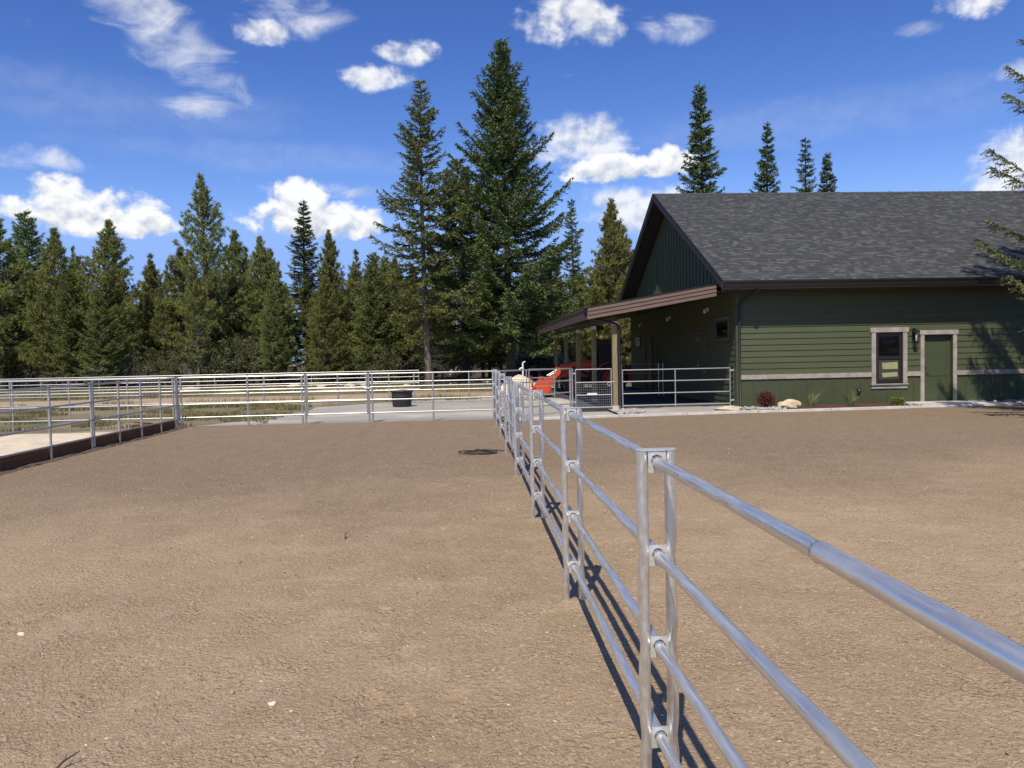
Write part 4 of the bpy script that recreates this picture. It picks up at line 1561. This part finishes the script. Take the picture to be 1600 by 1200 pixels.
def wheel(x, y, r_, w, par):
    k = .62 * r_
    wr = MB().lathe([(k, -w * .42), (r_ * .90, -w * .5), (r_, -w * .38), (r_, w * .38), (r_ * .90, w * .5), (k, w * .42)], 28, axis='y')
    for i in range(18):
        a_ = i / 18 * 2 * math.pi
        for s in (-1, 1):
            aa = a_ + (s > 0) * .17
            c_, s_ = math.cos(aa), math.sin(aa)
            c2, s2 = math.cos(aa + .22), math.sin(aa + .22)
            wr.add([(r_ * .985 * c_, s * w * .47, r_ * .985 * s_), (r_ * 1.035 * c_, s * w * .47, r_ * 1.035 * s_), (r_ * 1.035 * c2, 0, r_ * 1.035 * s2), (r_ * .985 * c2, 0, r_ * .985 * s2),
                    (r_ * .985 * math.cos(aa + .08), s * w * .47, r_ * .985 * math.sin(aa + .08)), (r_ * 1.035 * math.cos(aa + .08), s * w * .47, r_ * 1.035 * math.sin(aa + .08)),
                    (r_ * 1.035 * math.cos(aa + .30), 0, r_ * 1.035 * math.sin(aa + .30)), (r_ * .985 * math.cos(aa + .30), 0, r_ * .985 * math.sin(aa + .30))],
                   [(0, 1, 2, 3), (7, 6, 5, 4), (1, 5, 6, 2), (0, 4, 5, 1)])
    o = wr.build('wheel', 'rubber', par)
    o.location = (x, y, r_)
    MB().lathe([(.001, -w * .30), (.10 * r_, -w * .34), (.14 * r_, -w * .26), (.5 * r_, -w * .22), (k, -w * .42), (k, w * .42), (.5 * r_, w * .1), (.001, w * .1)], 24, axis='y').build('rim', 'orange', o)


wheel(-.72, -.60, .40, .26, tr)
wheel(-.72, .60, .40, .26, tr)
wheel(.86, -.66, .64, .38, tr)
wheel(.86, .66, .64, .38, tr)
for y in (-1, 1):
    pf = []
    for k in range(9):
        a_ = math.radians(20 + 140 * k / 8)
        pf.append((.86 + .72 * math.cos(a_), .66 + .68 * math.sin(a_)))
    MB().prism(pf + [(p * .94 + .0516, q * .94 + .04) for p, q in pf[::-1]], 'y', y * .66 - .2, y * .66 + .2).build('fender', 'orange', tr)
MB().prism([(1.25, .45), (1.72, .45), (1.72, .95), (1.4, 1.0), (1.25, .8)], 'y', -.6, .6).build('rear_implement', 'orange', tr)
for y in (-.46, .46):
    MB().prism([(.10, 1.30), (.10, 1.10), (-.55, 1.18), (-1.15, .98), (-1.62, .42), (-1.72, .50), (-1.30, 1.12), (-.60, 1.36)], 'y', y - .045, y + .045).build('loader_arm', 'orange', tr)
    MB().prism([(-.02, .55), (.18, .55), (.14, 1.32), (.0, 1.32)], 'y', y - .04, y + .04).build('loader_mast', 'black', tr)
    MB().path([(.05, y, .78), (-.75, y, 1.12)], .035, 8).build('lift_cylinder', 'black', tr)
    MB().path([(-1.05, y * .85, 1.14), (-1.70, y * .85, .78)], .03, 8).build('tilt_cylinder', 'zinc', tr)
# bucket: curved shell with side plates
prof = [(-2.46, .04), (-2.10, .02), (-1.84, .05), (-1.70, .20), (-1.66, .42), (-1.74, .66), (-1.90, .76)]
thick = [(p + .03 * (1 if q > .1 else 0), q - .03) for p, q in prof]
bk = MB()
n = len(prof)
for s in range(n - 1):
    (p0, q0), (p1, q1) = prof[s], prof[s + 1]
    (a0, b0), (a1, b1) = thick[s], thick[s + 1]
    bk.prism([(p0, q0), (p1, q1), (a1, b1), (a0, b0)], 'y', -.80, .80)
bko = bk.build('bucket', 'orange', tr)
for y in (-.825, .801):
    MB().prism(prof + [(-2.02, .62)], 'y', y, y + .024).build('side_plate', 'orange', bko)
for y in (-.46, .46):
    MB().prism([(-1.66, .30), (-1.56, .42), (-1.62, .72), (-1.74, .70)], 'y', y - .08, y - .05).build('bucket_lug', 'orange', bko)

# ------------------------------------------------------------------ house and trailer seen between the trunks
hs_ = empty('house', (-1.2, 74, 0))
tag(hs_, 'grey-roofed brown house half hidden behind the tree trunks', 'house')
MB().box(-6.5, 6.5, 0, 8, -.1, 2.7).build('wall', 'housewall', hs_)
hr = MB().prism([(-.8, 2.65), (4, 5.3), (8.8, 2.65), (8.8, 2.45), (4, 5.1), (-.8, 2.45)], 'x', -7.2, 7.2).build('roof', 'houseroof', hs_)
MB().box(-3.4, -2.9, 5.0, 5.5, 3.9, 5.7).build('chimney', 'housewall', hr)
for x in (-4.6, 3.0):
    w_ = MB().box(x, x + 1.3, -.03, -.001, 1.0, 2.1).build('window', 'white', hs_)
    MB().box(x + .08, x + 1.22, -.04, -.031, 1.08, 2.02).build('pane', 'glass', w_)
d_ = MB().box(-.5, .45, -.03, -.001, 0, 2.05).build('door', 'white', hs_)
MB().path([(.32, -.03, 1), (.32, -.08, 1), (.22, -.08, 1)], .015, 6).build('handle', 'black', d_)
tl = empty('box_trailer', (5.3, 56.5, -.03))
tag(tl, 'white box trailer parked among the trees left of the porch', 'trailer')
MB().prism([(-1.9, .35), (1.7, .35), (1.7, 1.85), (1.5, 2.0), (-1.6, 2.0), (-1.9, 1.7)], 'y', -.9, .9).build('body', 'white', tl)
MB().box(-1.2, .9, -.92, -.901, 1.05, 1.60).build('window', 'glass', tl)
MB().box(1.0, 1.5, -.92, -.901, .45, 1.75).build('door', 'white', tl)
for x in (-.45, .3):
    MB().lathe([(.001, -.1), (.18, -.1), (.32, -.09), (.33, 0), (.32, .09), (.001, .1)], 20, (0, 0, 0), axis='y').build('wheel', 'rubber', tl).location = (x, -.82, .33)
MB().path([(-1.9, 0, .4), (-2.9, 0, .4)], .05, 6).build('tow_bar', 'black', tl)
WP = [(2.95, 52.2, 'left of the trailer'), (7.25, 55.0, 'right of the trailer'), (8.05, 55.4, 'farthest right of the trailer')]
for x, y, w_ in WP:
    o = empty('marker_post', (x, y, -.03))
    tag(o, 'white wooden post with crossbar in the trees ' + w_, 'post')
    MB().box(-.07, .07, -.05, .05, 0, 1.45).build('upright', 'white', o)
    MB().box(-.35, .25, -.07, -.051, 1.15, 1.40).build('crossbar', 'white', o)

rm2 = [rock_mesh(1, .8, .55, 60 + i, 2) for i in range(3)]
rs = np.random.RandomState(5)
for i in range(16):
    x = [-2.6, -1.5, -.6, .4, 1.2, 5.5, 6.2, -16, -17, -9, -7.6, -6.5, 4.8, -3.4, 7.0, -11][i]
    o = link('field_stone', rm2[i % 3], 'rock')
    s_ = rs.uniform(.25, .5)
    o.scale = (s_ * 1.5, s_, s_ * .8)
    o.location = (x + rs.uniform(-.3, .3), rs.uniform(46.5, 49), .05)
    o.rotation_euler = (0, 0, rs.rand() * 6)
    g_ = 'pale field stone at the wood edge behind the pen' if x > -5 else 'pale field stone at the wood edge on the left'
    tag(o, g_, 'stone', g_.replace('stone', 'stones'))

lr = MB().path([(-.9, 0, 0), (1.0, .3, 1.9)], .04, 8).path([(-.5, .2, 0), (1.3, .5, 1.7)], .035, 8)
o = lr.build('leaning_poles', 'deadwood')
o.location = (-1.2, 47.6, 0)
o.rotation_euler = (0, 0, math.pi)
tag(o, 'pair of grey poles leaning against the tall fir trunk', 'poles')

# ------------------------------------------------------------------ trees


def unit(v):
    return v / (np.linalg.norm(v, axis=-1, keepdims=True) + 1e-9)


class Foliage:
    """a cloud of narrow needle-spray triangles"""
    def __init__(s):
        s.V = []

    def sprays(s, P, D, L, Wd, rs_, N=None):
        k = len(P)
        D = unit(D)
        ref = rs_.normal(size=(k, 3)) if N is None else N + .8 * rs_.normal(size=(k, 3))
        U = unit(np.cross(D, ref)) * np.asarray(Wd)[:, None]
        s.V.append(np.stack([P + U, P - U, P + D * np.asarray(L)[:, None]], 1))

    tris = sprays

    def mesh(s, name):
        V = np.concatenate(s.V, 0)
        return np_mesh(name, V.reshape(-1, 3), np.arange(V.shape[0] * 3).reshape(-1, 3))


def trunk_pts(H, rs_, bend=.12):
    ph = rs_.rand(2) * 6.28
    return lambda z: np.array([bend * math.sin(z / H * 3 + ph[0]) - bend * math.sin(ph[0]), bend * math.sin(z / H * 2.5 + ph[1]) - bend * math.sin(ph[1]), z])


def make_fir(H, R, seed, z0=.12, spacing=.40, per=6, spray=.26, swid=.065, dens=9.0, mtl='fir', bark='bark', shape=.85, droop=.32, up=.75,
             gap=.0, trunk_r=.014, dead=30, jag=.30, name='fir', tmax=.75, dead_len=1.2):
    rs_ = np.random.RandomState(seed)
    ax = trunk_pts(H, rs_)
    root_me = MB()
    zz_ = np.linspace(-.15, H * .985, 14)
    root_me.path([ax(z) for z in zz_], [max(.012, H * trunk_r * (1 - z / H) ** .85 + (.06 if z < .1 else 0)) for z in zz_], 9)
    fo = Foliage()
    br_ = root_me
    z = H * z0
    while z < H * .985:
        t = (z - H * z0) / (H * (1 - z0))
        nb_ = per + (rs_.rand() < .5) - (1 if t > .85 else 0)
        a0 = rs_.rand() * 6.28
        for b_ in range(nb_):
            if rs_.rand() < gap * (1 - t):
                continue
            a_ = a0 + b_ * 6.283 / nb_ + rs_.uniform(-.35, .35)
            prof_ = (1 - t) ** shape * (.55 + .45 * min(1, t * 6 + .25))
            Lb = max(.22, R * prof_ * (1 - jag + 2 * jag * rs_.rand() ** 1.2) + .10)
            zb_ = z + rs_.uniform(-.2, .2)
            e0 = -droop + (up + droop) * t ** .8 + rs_.uniform(-.13, .13)
            n_ = 8
            u_ = np.linspace(0, 1, n_)
            hx = Lb * u_
            sag = math.tan(e0) * hx * .9 - .10 * Lb * np.sin(u_ * math.pi) * (1 - t) + .16 * Lb * u_ ** 3
            base = ax(zb_)
            dirh = np.array([math.cos(a_), math.sin(a_), 0])
            sidev = np.array([-math.sin(a_), math.cos(a_), 0])
            wob = .06 * Lb * np.sin(u_ * 3 + rs_.rand() * 6)
            Pc = base[None] + dirh[None] * hx[:, None] + sidev[None] * wob[:, None] + np.array([0, 0, 1])[None] * sag[:, None]
            br_.path(Pc[::2] if n_ > 5 else Pc, [max(.006, .020 * Lb * .5 * (1 - x) + .004) for x in u_[::2]], 4, cap=False)
            # side twigs, longest at the middle of the branch
            nt_ = int(Lb * dens) + 3
            uu = .10 + .90 * rs_.rand(nt_) ** .8
            Pt = np.stack([np.interp(uu, u_, Pc[:, i]) for i in range(3)], -1)
            sgn = np.where(rs_.rand(nt_) < .5, -1., 1.)
            tl_ = (.16 + .34 * Lb * (1 - uu) ** .75 * (.35 + .65 * np.minimum(1, uu * 4))) * rs_.uniform(.6, 1.25, nt_)
            tl_ = np.minimum(tl_, tmax)
            td = dirh[None] * rs_.uniform(.5, 1.1, (nt_, 1)) + sidev[None] * (sgn * rs_.uniform(.6, 1.1, nt_))[:, None] + np.array([0, 0, 1])[None] * (rs_.uniform(-.35, .25, nt_) + e0 * .5)[:, None]
            td = unit(td)
            for k in range(1, 9):
                sel = tl_ > (k - 1) * spray * .45
                if not sel.any():
                    break
                m_ = sel.sum()
                off = np.minimum((k - 1) * spray * .45 + rs_.rand(m_) * spray * .4, tl_[sel])
                pp_ = Pt[sel] + td[sel] * off[:, None]
                pp_[:, 2] -= .12 * off ** 1.5
                dd_ = td[sel] + .55 * rs_.normal(size=(m_, 3))
                fo.sprays(pp_, dd_, spray * rs_.uniform(.65, 1.25, m_), swid * rs_.uniform(.7, 1.3, m_), rs_, N=np.tile([0, 0, 1.0], (m_, 1)))
            # along the axis and tip
            na = int(Lb * dens * 2.2) + 4
            ua = .12 + .88 * rs_.rand(na)
            pa = np.stack([np.interp(ua, u_, Pc[:, i]) for i in range(3)], -1)
            da = dirh[None] + .6 * rs_.normal(size=(na, 3)) + np.array([0, 0, .25])[None]
            fo.sprays(pa, da, spray * rs_.uniform(.6, 1.1, na), swid * rs_.uniform(.7, 1.2, na), rs_, N=np.tile([0, 0, 1.0], (na, 1)))
        z += spacing * (1.0 - .45 * t) * rs_.uniform(.8, 1.2)
    # leader
    nl = 60
    zl = H * (.95 + .05 * rs_.rand(nl))
    pl = np.array([ax(min(q, H * .985)) for q in zl])
    pl[:, 2] = zl
    fo.sprays(pl, rs_.normal(size=(nl, 3)) * .5 + np.array([0, 0, 1.0]), np.full(nl, spray * .6), np.full(nl, swid * .6), rs_)
    dm = dead_mesh(H * z0 * 1.6, ax, dead, rs_, dead_len) if dead else None
    return dict(trunk=root_me.mesh(name + '_trunk'), crown=fo.mesh(name + '_crown'), dead=dm, m=mtl, bark=bark, H=H, kind='fir_tree')


def dead_mesh(zmax, ax, n, rs_, ln=1.2):
    mb = MB()
    for i in range(n):
        z = .4 + (zmax - .4) * rs_.rand()
        a_ = rs_.rand() * 6.28
        l_ = ln * rs_.uniform(.35, 1.1)
        b_ = ax(z)
        d_ = np.array([math.cos(a_), math.sin(a_), rs_.uniform(-.45, .15)])
        p1 = b_ + d_ * l_ * .5 + rs_.normal(size=3) * .05
        p2 = b_ + d_ * l_ + rs_.normal(size=3) * .12 + np.array([0, 0, -.1 * l_])
        mb.path([b_, p1, p2], [.014, .009, .004], 4, cap=False)
        for k in range(3):
            q = b_ + d_ * l_ * rs_.uniform(.3, .9)
            mb.path([q, q + rs_.normal(size=3) * .22], [.006, .003], 3, cap=False)
    return mb.mesh('dead_branches')


def make_pine(H, R, seed, z0=.22, spacing=.50, per=5, tuft=.30, nt_=11, mtl='pine', bark='bark', shape=.92, e_lo=.05, e_hi=.85, gap=.1, dens=3.6, dead=40, jag=.35,
              trunk_r=.013, bwid=.022, name='pine', bulge=.3, dead_len=1.3):
    rs_ = np.random.RandomState(seed)
    ax = trunk_pts(H, rs_, .18)
    tb = MB()
    zz_ = np.linspace(-.15, H * .97, 12)
    tb.path([ax(z) for z in zz_], [max(.012, H * trunk_r * (1 - z / H) ** .8 + (.05 if z < .1 else 0)) for z in zz_], 9)
    fo = Foliage()
    z = H * z0
    while z < H * .98:
        t = (z - H * z0) / (H * (1 - z0))
        nb_ = per + (rs_.rand() < .4) - (2 if t > .85 else 0)
        a0 = rs_.rand() * 6.28
        for b_ in range(nb_):
            if rs_.rand() < gap:
                continue
            a_ = a0 + b_ * 6.283 / nb_ + rs_.uniform(-.4, .4)
            prof_ = (1 - t) ** shape * (1 - bulge * (1 - min(1, t * 3.0)))
            Lb = max(.20, R * prof_ * (1 - jag + 2 * jag * rs_.rand()))
            e0 = e_lo + (e_hi - e_lo) * t + rs_.uniform(-.2, .2)
            n_ = 6
            u_ = np.linspace(0, 1, n_)
            hx = Lb * u_ * math.cos(e0)
            hz = Lb * u_ * math.sin(e0) + .22 * Lb * u_ ** 2.2
            dirh = np.array([math.cos(a_), math.sin(a_), 0])
            sidev = np.array([-math.sin(a_), math.cos(a_), 0])
            Pc = ax(z + rs_.uniform(-.2, .2))[None] + dirh[None] * hx[:, None] + np.array([0, 0, 1.])[None] * hz[:, None] + sidev[None] * (.08 * Lb * np.sin(u_ * 3 + rs_.rand() * 6))[:, None]
            tb.path(Pc, [max(.006, .017 * Lb * (1 - x) + .005) for x in u_], 4, cap=False)
            ntf = int(Lb * dens) + 3
            uu = .28 + .74 * rs_.rand(ntf) ** .65
            uu[0] = 1.0
            uu = np.minimum(uu, 1)
            Pt = np.stack([np.interp(uu, u_, Pc[:, i]) for i in range(3)], -1)
            off = (1 - uu * .55)[:, None] * np.minimum(.42 * Lb, .75)
            Pt = Pt + off * (sidev[None] * rs_.uniform(-1, 1, (ntf, 1)) + dirh[None] * rs_.uniform(-.1, .5, (ntf, 1)) + np.array([0, 0, 1.])[None] * rs_.uniform(-.25, .5, (ntf, 1)))
            axd = unit(dirh[None] * .7 + np.array([0, 0, .75])[None] + .5 * rs_.normal(size=(ntf, 3)))
            P_ = np.repeat(Pt, nt_, 0)
            Dn = np.repeat(axd, nt_, 0) * .85 + .8 * rs_.normal(size=(ntf * nt_, 3))
            P_ = P_ + np.repeat(axd, nt_, 0) * rs_.uniform(-.5, .3, (ntf * nt_, 1)) * tuft
            fo.tris(P_, Dn, tuft * rs_.uniform(.6, 1.15, ntf * nt_), bwid * rs_.uniform(.7, 1.4, ntf * nt_), rs_)
        z += spacing * (1 - .35 * t) * rs_.uniform(.75, 1.25)
    nl = 60
    zl = H * (.93 + .07 * rs_.rand(nl))
    pl = np.array([ax(min(q, H * .97)) for q in zl]); pl[:, 2] = zl
    fo.tris(pl, rs_.normal(size=(nl, 3)) * .45 + np.array([0, 0, .9]), np.full(nl, tuft * .75), np.full(nl, bwid), rs_)
    dm = dead_mesh(H * z0 * 1.5 + 1.5, ax, dead, rs_, dead_len) if dead else None
    return dict(trunk=tb.mesh(name + '_trunk'), crown=fo.mesh(name + '_crown'), dead=dm, m=mtl, bark=bark, H=H, kind='pine_tree')


def place(T, x, y, h, wide, rz, label, group=None, mtl=None):
    s_ = h / T['H']
    r_ = empty(T['kind'], (x, y, -.03), rz)
    tag(r_, label, 'tree', group)
    r_.scale = (s_ * wide, s_ * wide, s_)
    link('trunk', T['trunk'], T['bark'], r_)
    c_ = link('crown', T['crown'], T['m'], r_)
    if mtl:
        c_.material_slots[0].link = 'OBJECT'
        c_.material_slots[0].material = M[mtl]
    if T['dead'] is not None:
        link('dead_branches', T['dead'], 'deadwood', r_)
    return r_


BIG = make_fir(21.3, 5.0, 1, z0=.125, spacing=.50, per=7, spray=.21, swid=.042, dens=19, mtl='firdark', shape=1.0, droop=.26, up=.9, jag=.42, dead=60, trunk_r=.013, name='big_fir', dead_len=2.2)
LEFT = make_fir(17.8, 3.4, 2, z0=.22, spacing=.52, per=5, spray=.19, swid=.036, dens=19, mtl='fir', shape=.95, droop=.35, up=.6, jag=.45, gap=.15, dead=90, trunk_r=.012, name='tall_fir', bark='palebark', dead_len=1.8)
MID = make_fir(14.5, 3.1, 3, z0=.14, spacing=.48, per=6, spray=.20, swid=.040, dens=18, mtl='fir', shape=.75, droop=.3, up=.65, jag=.4, dead=60, name='mid_fir', dead_len=1.8)
NARROW = make_fir(18.5, 2.4, 4, z0=.10, spacing=.44, per=6, spray=.18, swid=.038, dens=20, mtl='firdark', shape=.95, droop=.25, up=.4, jag=.48, dead=0, name='narrow_fir', gap=.15, tmax=.5)
NARROW2 = make_fir(17, 2.0, 5, z0=.10, spacing=.55, per=5, spray=.18, swid=.036, dens=18, mtl='firdark', shape=.95, droop=.2, up=.35, jag=.5, gap=.2, dead=0, name='narrow_fir', tmax=.45)
PKW = dict(tuft=.25, bwid=.020)
PA = make_pine(15.6, 3.7, 11, z0=.16, per=6, spacing=.44, dens=7.5, nt_=17, gap=.10, jag=.42, name='pine', **PKW)
PB = make_pine(12.0, 3.4, 12, z0=.13, per=7, spacing=.42, dens=7.5, nt_=17, gap=.05, jag=.3, name='pine', **PKW)
PC = make_pine(11.0, 2.5, 13, z0=.16, per=6, spacing=.42, dens=7.5, nt_=17, gap=.05, shape=.8, e_hi=1.1, name='pine', **PKW)
PD = make_pine(10.5, 1.8, 14, z0=.22, per=5, spacing=.48, dens=7.5, nt_=15, gap=.18, shape=.85, e_lo=.2, e_hi=1.15, name='pine', bark='palebark', **PKW)
PE = make_pine(12.0, 2.6, 15, z0=.08, per=7, spacing=.40, dens=7.5, nt_=17, gap=.05, shape=.85, e_hi=1.1, name='pine', dead=70, **PKW)

place(BIG, 2.75, 48, 21.3, 1.0, .3, 'tallest dark fir, spreading wide left of the barn')
place(LEFT, -2.28, 45.6, 17.8, 1.0, 1.0, 'tall slender fir with bare pale lower trunk left of the tallest fir')
place(MID, -.15, 50.5, 14.6, 1.05, 2.0, 'bushy fir filling the gap between the two tallest firs')
place(NARROW2, 9.46, 66, 15.1, 1.0, 1.0, 'thin pointed fir behind the right side of the tallest fir')
place(PE, 9.5, 51.5, 12.1, .95, .5, 'yellowish pine standing just left of the barn gable', mtl='pineyel')
place(PC, 11.5, 55, 11.0, 1.0, 2.4, 'second yellowish pine half hidden behind the barn gable', mtl='pineyel')
place(NARROW, 16.1, 52, 20.1, 1.0, .7, 'tallest narrow fir rising above the barn ridge')
place(NARROW, 22.5, 56, 18.6, .85, 2.9, 'second narrow fir rising above the barn ridge, brown-topped')
place(NARROW2, 26.8, 60, 18.6, 1.0, 4.0, 'thinnest fir above the barn ridge, third from the left')
place(NARROW, 28.8, 60, 17.4, .95, 5.0, 'rightmost clear fir above the barn ridge')
place(NARROW2, 39.3, 70, 16.4, 1.0, 3.0, 'fir whose tip just shows over the barn ridge')
place(PA, -18.98, 58, 15.6, .92, 0, 'tall pine standing above all others in the left wood')
place(PB, -33.7, 58, 13.4, 1.0, 1, 'dark pine cut by the left edge of the picture')
place(MID, -33.2, 61, 13.5, 1.0, 2, 'dense fir at the far left of the wood')
place(PB, -29.3, 57, 11.5, .85, 3, 'compact pine right of the dense far-left fir')
place(PD, -30.2, 62, 10.8, .9, 1.5, 'thin sparse pine tip between two compact left pines')
place(PB, -25.4, 56, 11.9, 1.0, 4.3, 'broad pine with open rounded top in the left wood')
place(PD, -26.0, 66, 10.7, 1.1, 3, 'sparse knotty pine tip right of the broad pine')
place(PC, -21.9, 59.5, 10.4, 1.1, .8, 'rounded pine left of the tallest pine')
place(PC, -18.9, 64, 12.4, .9, 2, 'pine close behind the right side of the tallest pine')
place(PD, -19.9, 70, 11.8, 1.2, 5, 'far pine tip a little right of the tallest pine')
place(PB, -15.4, 60, 11.2, .85, 1.9, 'pine with pointed top in the middle of the left wood')
place(PC, -16.0, 66, 11.1, .9, 3.3, 'low pine tip beside the pointed middle pine')
place(NARROW, -14.6, 72, 16.4, 1.25, 3.6, 'dark lone fir rising behind the middle of the left wood')
place(PE, -10.1, 60, 11.6, .85, 4.4, 'upright pine left of the slender tall fir')
place(PD, -9.2, 64, 10.6, 1.1, 5.5, 'thin pine tip between the upright pine and the slender fir')
place(MID, -6.4, 62, 9.9, .8, 4, 'short fir just left of the slender tall fir')
place(PE, -7.2, 57.5, 8.4, .9, 0.4, 'short bushy pine in front of the short fir')

# the rest of the wood, standing too thick to tell one from another
rs = np.random.RandomState(77)
pool = [PB, PC, PE, PD, MID]
cnt = 0
for row, (yy_, dx_, hmin, hmax) in enumerate(((55, 3.0, 6.5, 9.2), (63, 3.2, 8.5, 10.6), (72, 3.8, 9.0, 11.2), (84, 4.5, 9.5, 11.6), (100, 4.6, 10, 13), (118, 5.0, 11, 14))):
    lim = 40 + row * 8
    x = -lim
    while x < lim:
        xx = x + rs.uniform(-1.2, 1.2)
        y_ = yy_ + rs.uniform(-2.2, 2.2)
        x += dx_ * rs.uniform(.75, 1.3)
        if xx > 10 and y_ < 52:
            continue
        if row == 0 and (-4.5 < xx < 6.5):
            y_ = 57 + rs.uniform(-1, 3)
        if -8.5 < xx < 6.5 and 71 < y_ < 84:
            continue
        T_ = pool[rs.randint(len(pool))]
        h_ = rs.uniform(hmin, hmax)
        lab = ['slim young conifer in the front row of the thick wood', 'conifer in the second row of the thick wood', 'conifer in the third row of the thick wood', 'conifer at the back of the thick wood'][min(row, 3)]
        place(T_, xx, y_, h_, rs.uniform(.85, 1.2), rs.rand() * 6.28, lab, lab.replace('conifer', 'conifers'))
        cnt += 1


# scrub under the trees
def make_scrub(seed, h, r_, nl, leaf=.12):
    rs_ = np.random.RandomState(seed)
    mb = MB()
    fo = Foliage()
    for i in range(34):
        a_ = rs_.rand() * 6.28
        q = r_ * .45 * math.sqrt(rs_.rand())
        b_ = np.array([q * math.cos(a_), q * math.sin(a_), 0])
        l_ = h * rs_.uniform(.5, 1.05)
        tip = b_ + np.array([math.cos(a_) * r_ * .6 * rs_.rand(), math.sin(a_) * r_ * .6 * rs_.rand(), l_])
        mid = (b_ + tip) / 2 + rs_.normal(size=3) * .12
        mb.path([b_, mid, tip], [.018, .012, .004], 4, cap=False)
        for k in range(9):
            s0 = mid + (tip - mid) * rs_.uniform(-.5, 1)
            e_ = s0 + rs_.normal(size=3) * .38 + np.array([0, 0, .12])
            mb.path([s0, e_], [.007, .003], 3, cap=False)
            n_ = nl
            P_ = s0[None] + (e_ - s0)[None] * rs_.rand(n_, 1) + .05 * rs_.normal(size=(n_, 3))
            fo.sprays(P_, rs_.normal(size=(n_, 3)), leaf * rs_.uniform(.6, 1.3, n_), leaf * .32 * np.ones(n_), rs_)
    return mb.mesh('scrub_stems'), fo.mesh('scrub_leaves')


SCR = [make_scrub(1, 3.0, 1.7, 14), make_scrub(2, 2.3, 1.5, 9), make_scrub(3, 2.6, 1.6, 3)]
rs = np.random.RandomState(19)
for i in range(74):
    x = -42 + i * .92 + rs.uniform(-.5, .5)
    if x > 26: break
    if rs.rand() < .45: continue
    y_ = rs.uniform(52.0, 58) if not (-4 < x < 7) else rs.uniform(53, 60)
    k = rs.choice([0, 1, 2], p=[.42, .33, .25])
    o = empty('scrub_bush', (x, y_, -.03), rs.rand() * 6.28)
    s_ = rs.uniform(.75, 1.25)
    o.scale = (s_, s_, s_)
    lab = ['leafy olive scrub bush under the trees', 'thin leafy scrub bush under the trees', 'bare twiggy grey scrub bush under the trees'][k]
    tag(o, lab, 'bush', lab.replace('bush', 'bushes'))
    link('stems', SCR[k][0], 'deadwood', o)
    link('foliage', SCR[k][1], 'scrub', o)

# near spruce at the right edge
SPR = make_fir(13.8, 4.9, 23, z0=.06, spacing=.50, per=8, spray=.10, swid=.018, dens=40, mtl='spruce', shape=.42, droop=.14, up=.75, jag=.18, dead=25, trunk_r=.018, name='spruce', gap=.06, tmax=.55)
SPR['kind'] = 'spruce_tree'
place(SPR, 17.25, 16.2, 13.4, 1.0, .9, 'near spruce whose branches reach in at the right edge')

# ------------------------------------------------------------------ grass
rs = np.random.RandomState(3)


def grass(name, n, fx, mask, hmin, hmax, seed, lab):
    rs_ = np.random.RandomState(seed)
    x, y = fx(rs_, n)
    k = mask(x, y, rs_)
    x, y = x[k], y[k]
    n = len(x)
    h = rs_.uniform(hmin, hmax, n)
    a_ = rs_.rand(n) * 6.283
    w = .010 + .012 * rs_.rand(n)
    ln = rs_.uniform(.1, .7, n) * h
    b_ = rs_.rand(n) * 6.283
    P = np.stack([x, y, np.full(n, -.05)], -1)
    U = np.stack([np.cos(a_), np.sin(a_), np.zeros(n)], -1) * w[:, None]
    T_ = P + np.stack([np.cos(b_) * ln, np.sin(b_) * ln, h + .05], -1)
    V = np.stack([P - U, P + U, T_], 1).reshape(-1, 3)
    o = link(name, np_mesh(name, V, np.arange(3 * n).reshape(-1, 3)), 'grass')
    tag(o, lab, 'grass', kind='stuff')


grass('meadow_grass', 60000, lambda r_, n: (r_.uniform(-40, 10, n), r_.uniform(39.2, 53, n)),
      lambda x, y, r_: (fbm(x * .4 + 80, y * .4 + 80, 6, 3) > .42), .08, .26, 4, 'dry yellow-green meadow grass between far fence and wood')
grass('rough_grass', 90000, lambda r_, n: (r_.uniform(-30, -4.5, n), r_.uniform(21.4, 33, n)),
      lambda x, y, r_: (fbm(x * .75 + 60, y * .75 + 60, 9, 4) > .555) & (x < -5.6 - (y - 21) * .02), .02, .11, 5, 'patchy green grass behind the sand arena')
grass('verge_grass', 9000, lambda r_, n: (r_.uniform(-22, 2.5, n), r_.normal(31.8, .7, n)),
      lambda x, y, r_: fbm(x * .7 + 20, y * .7 + 20, 12, 3) > .48, .06, .28, 6, 'thin grass verge along the dirt track')
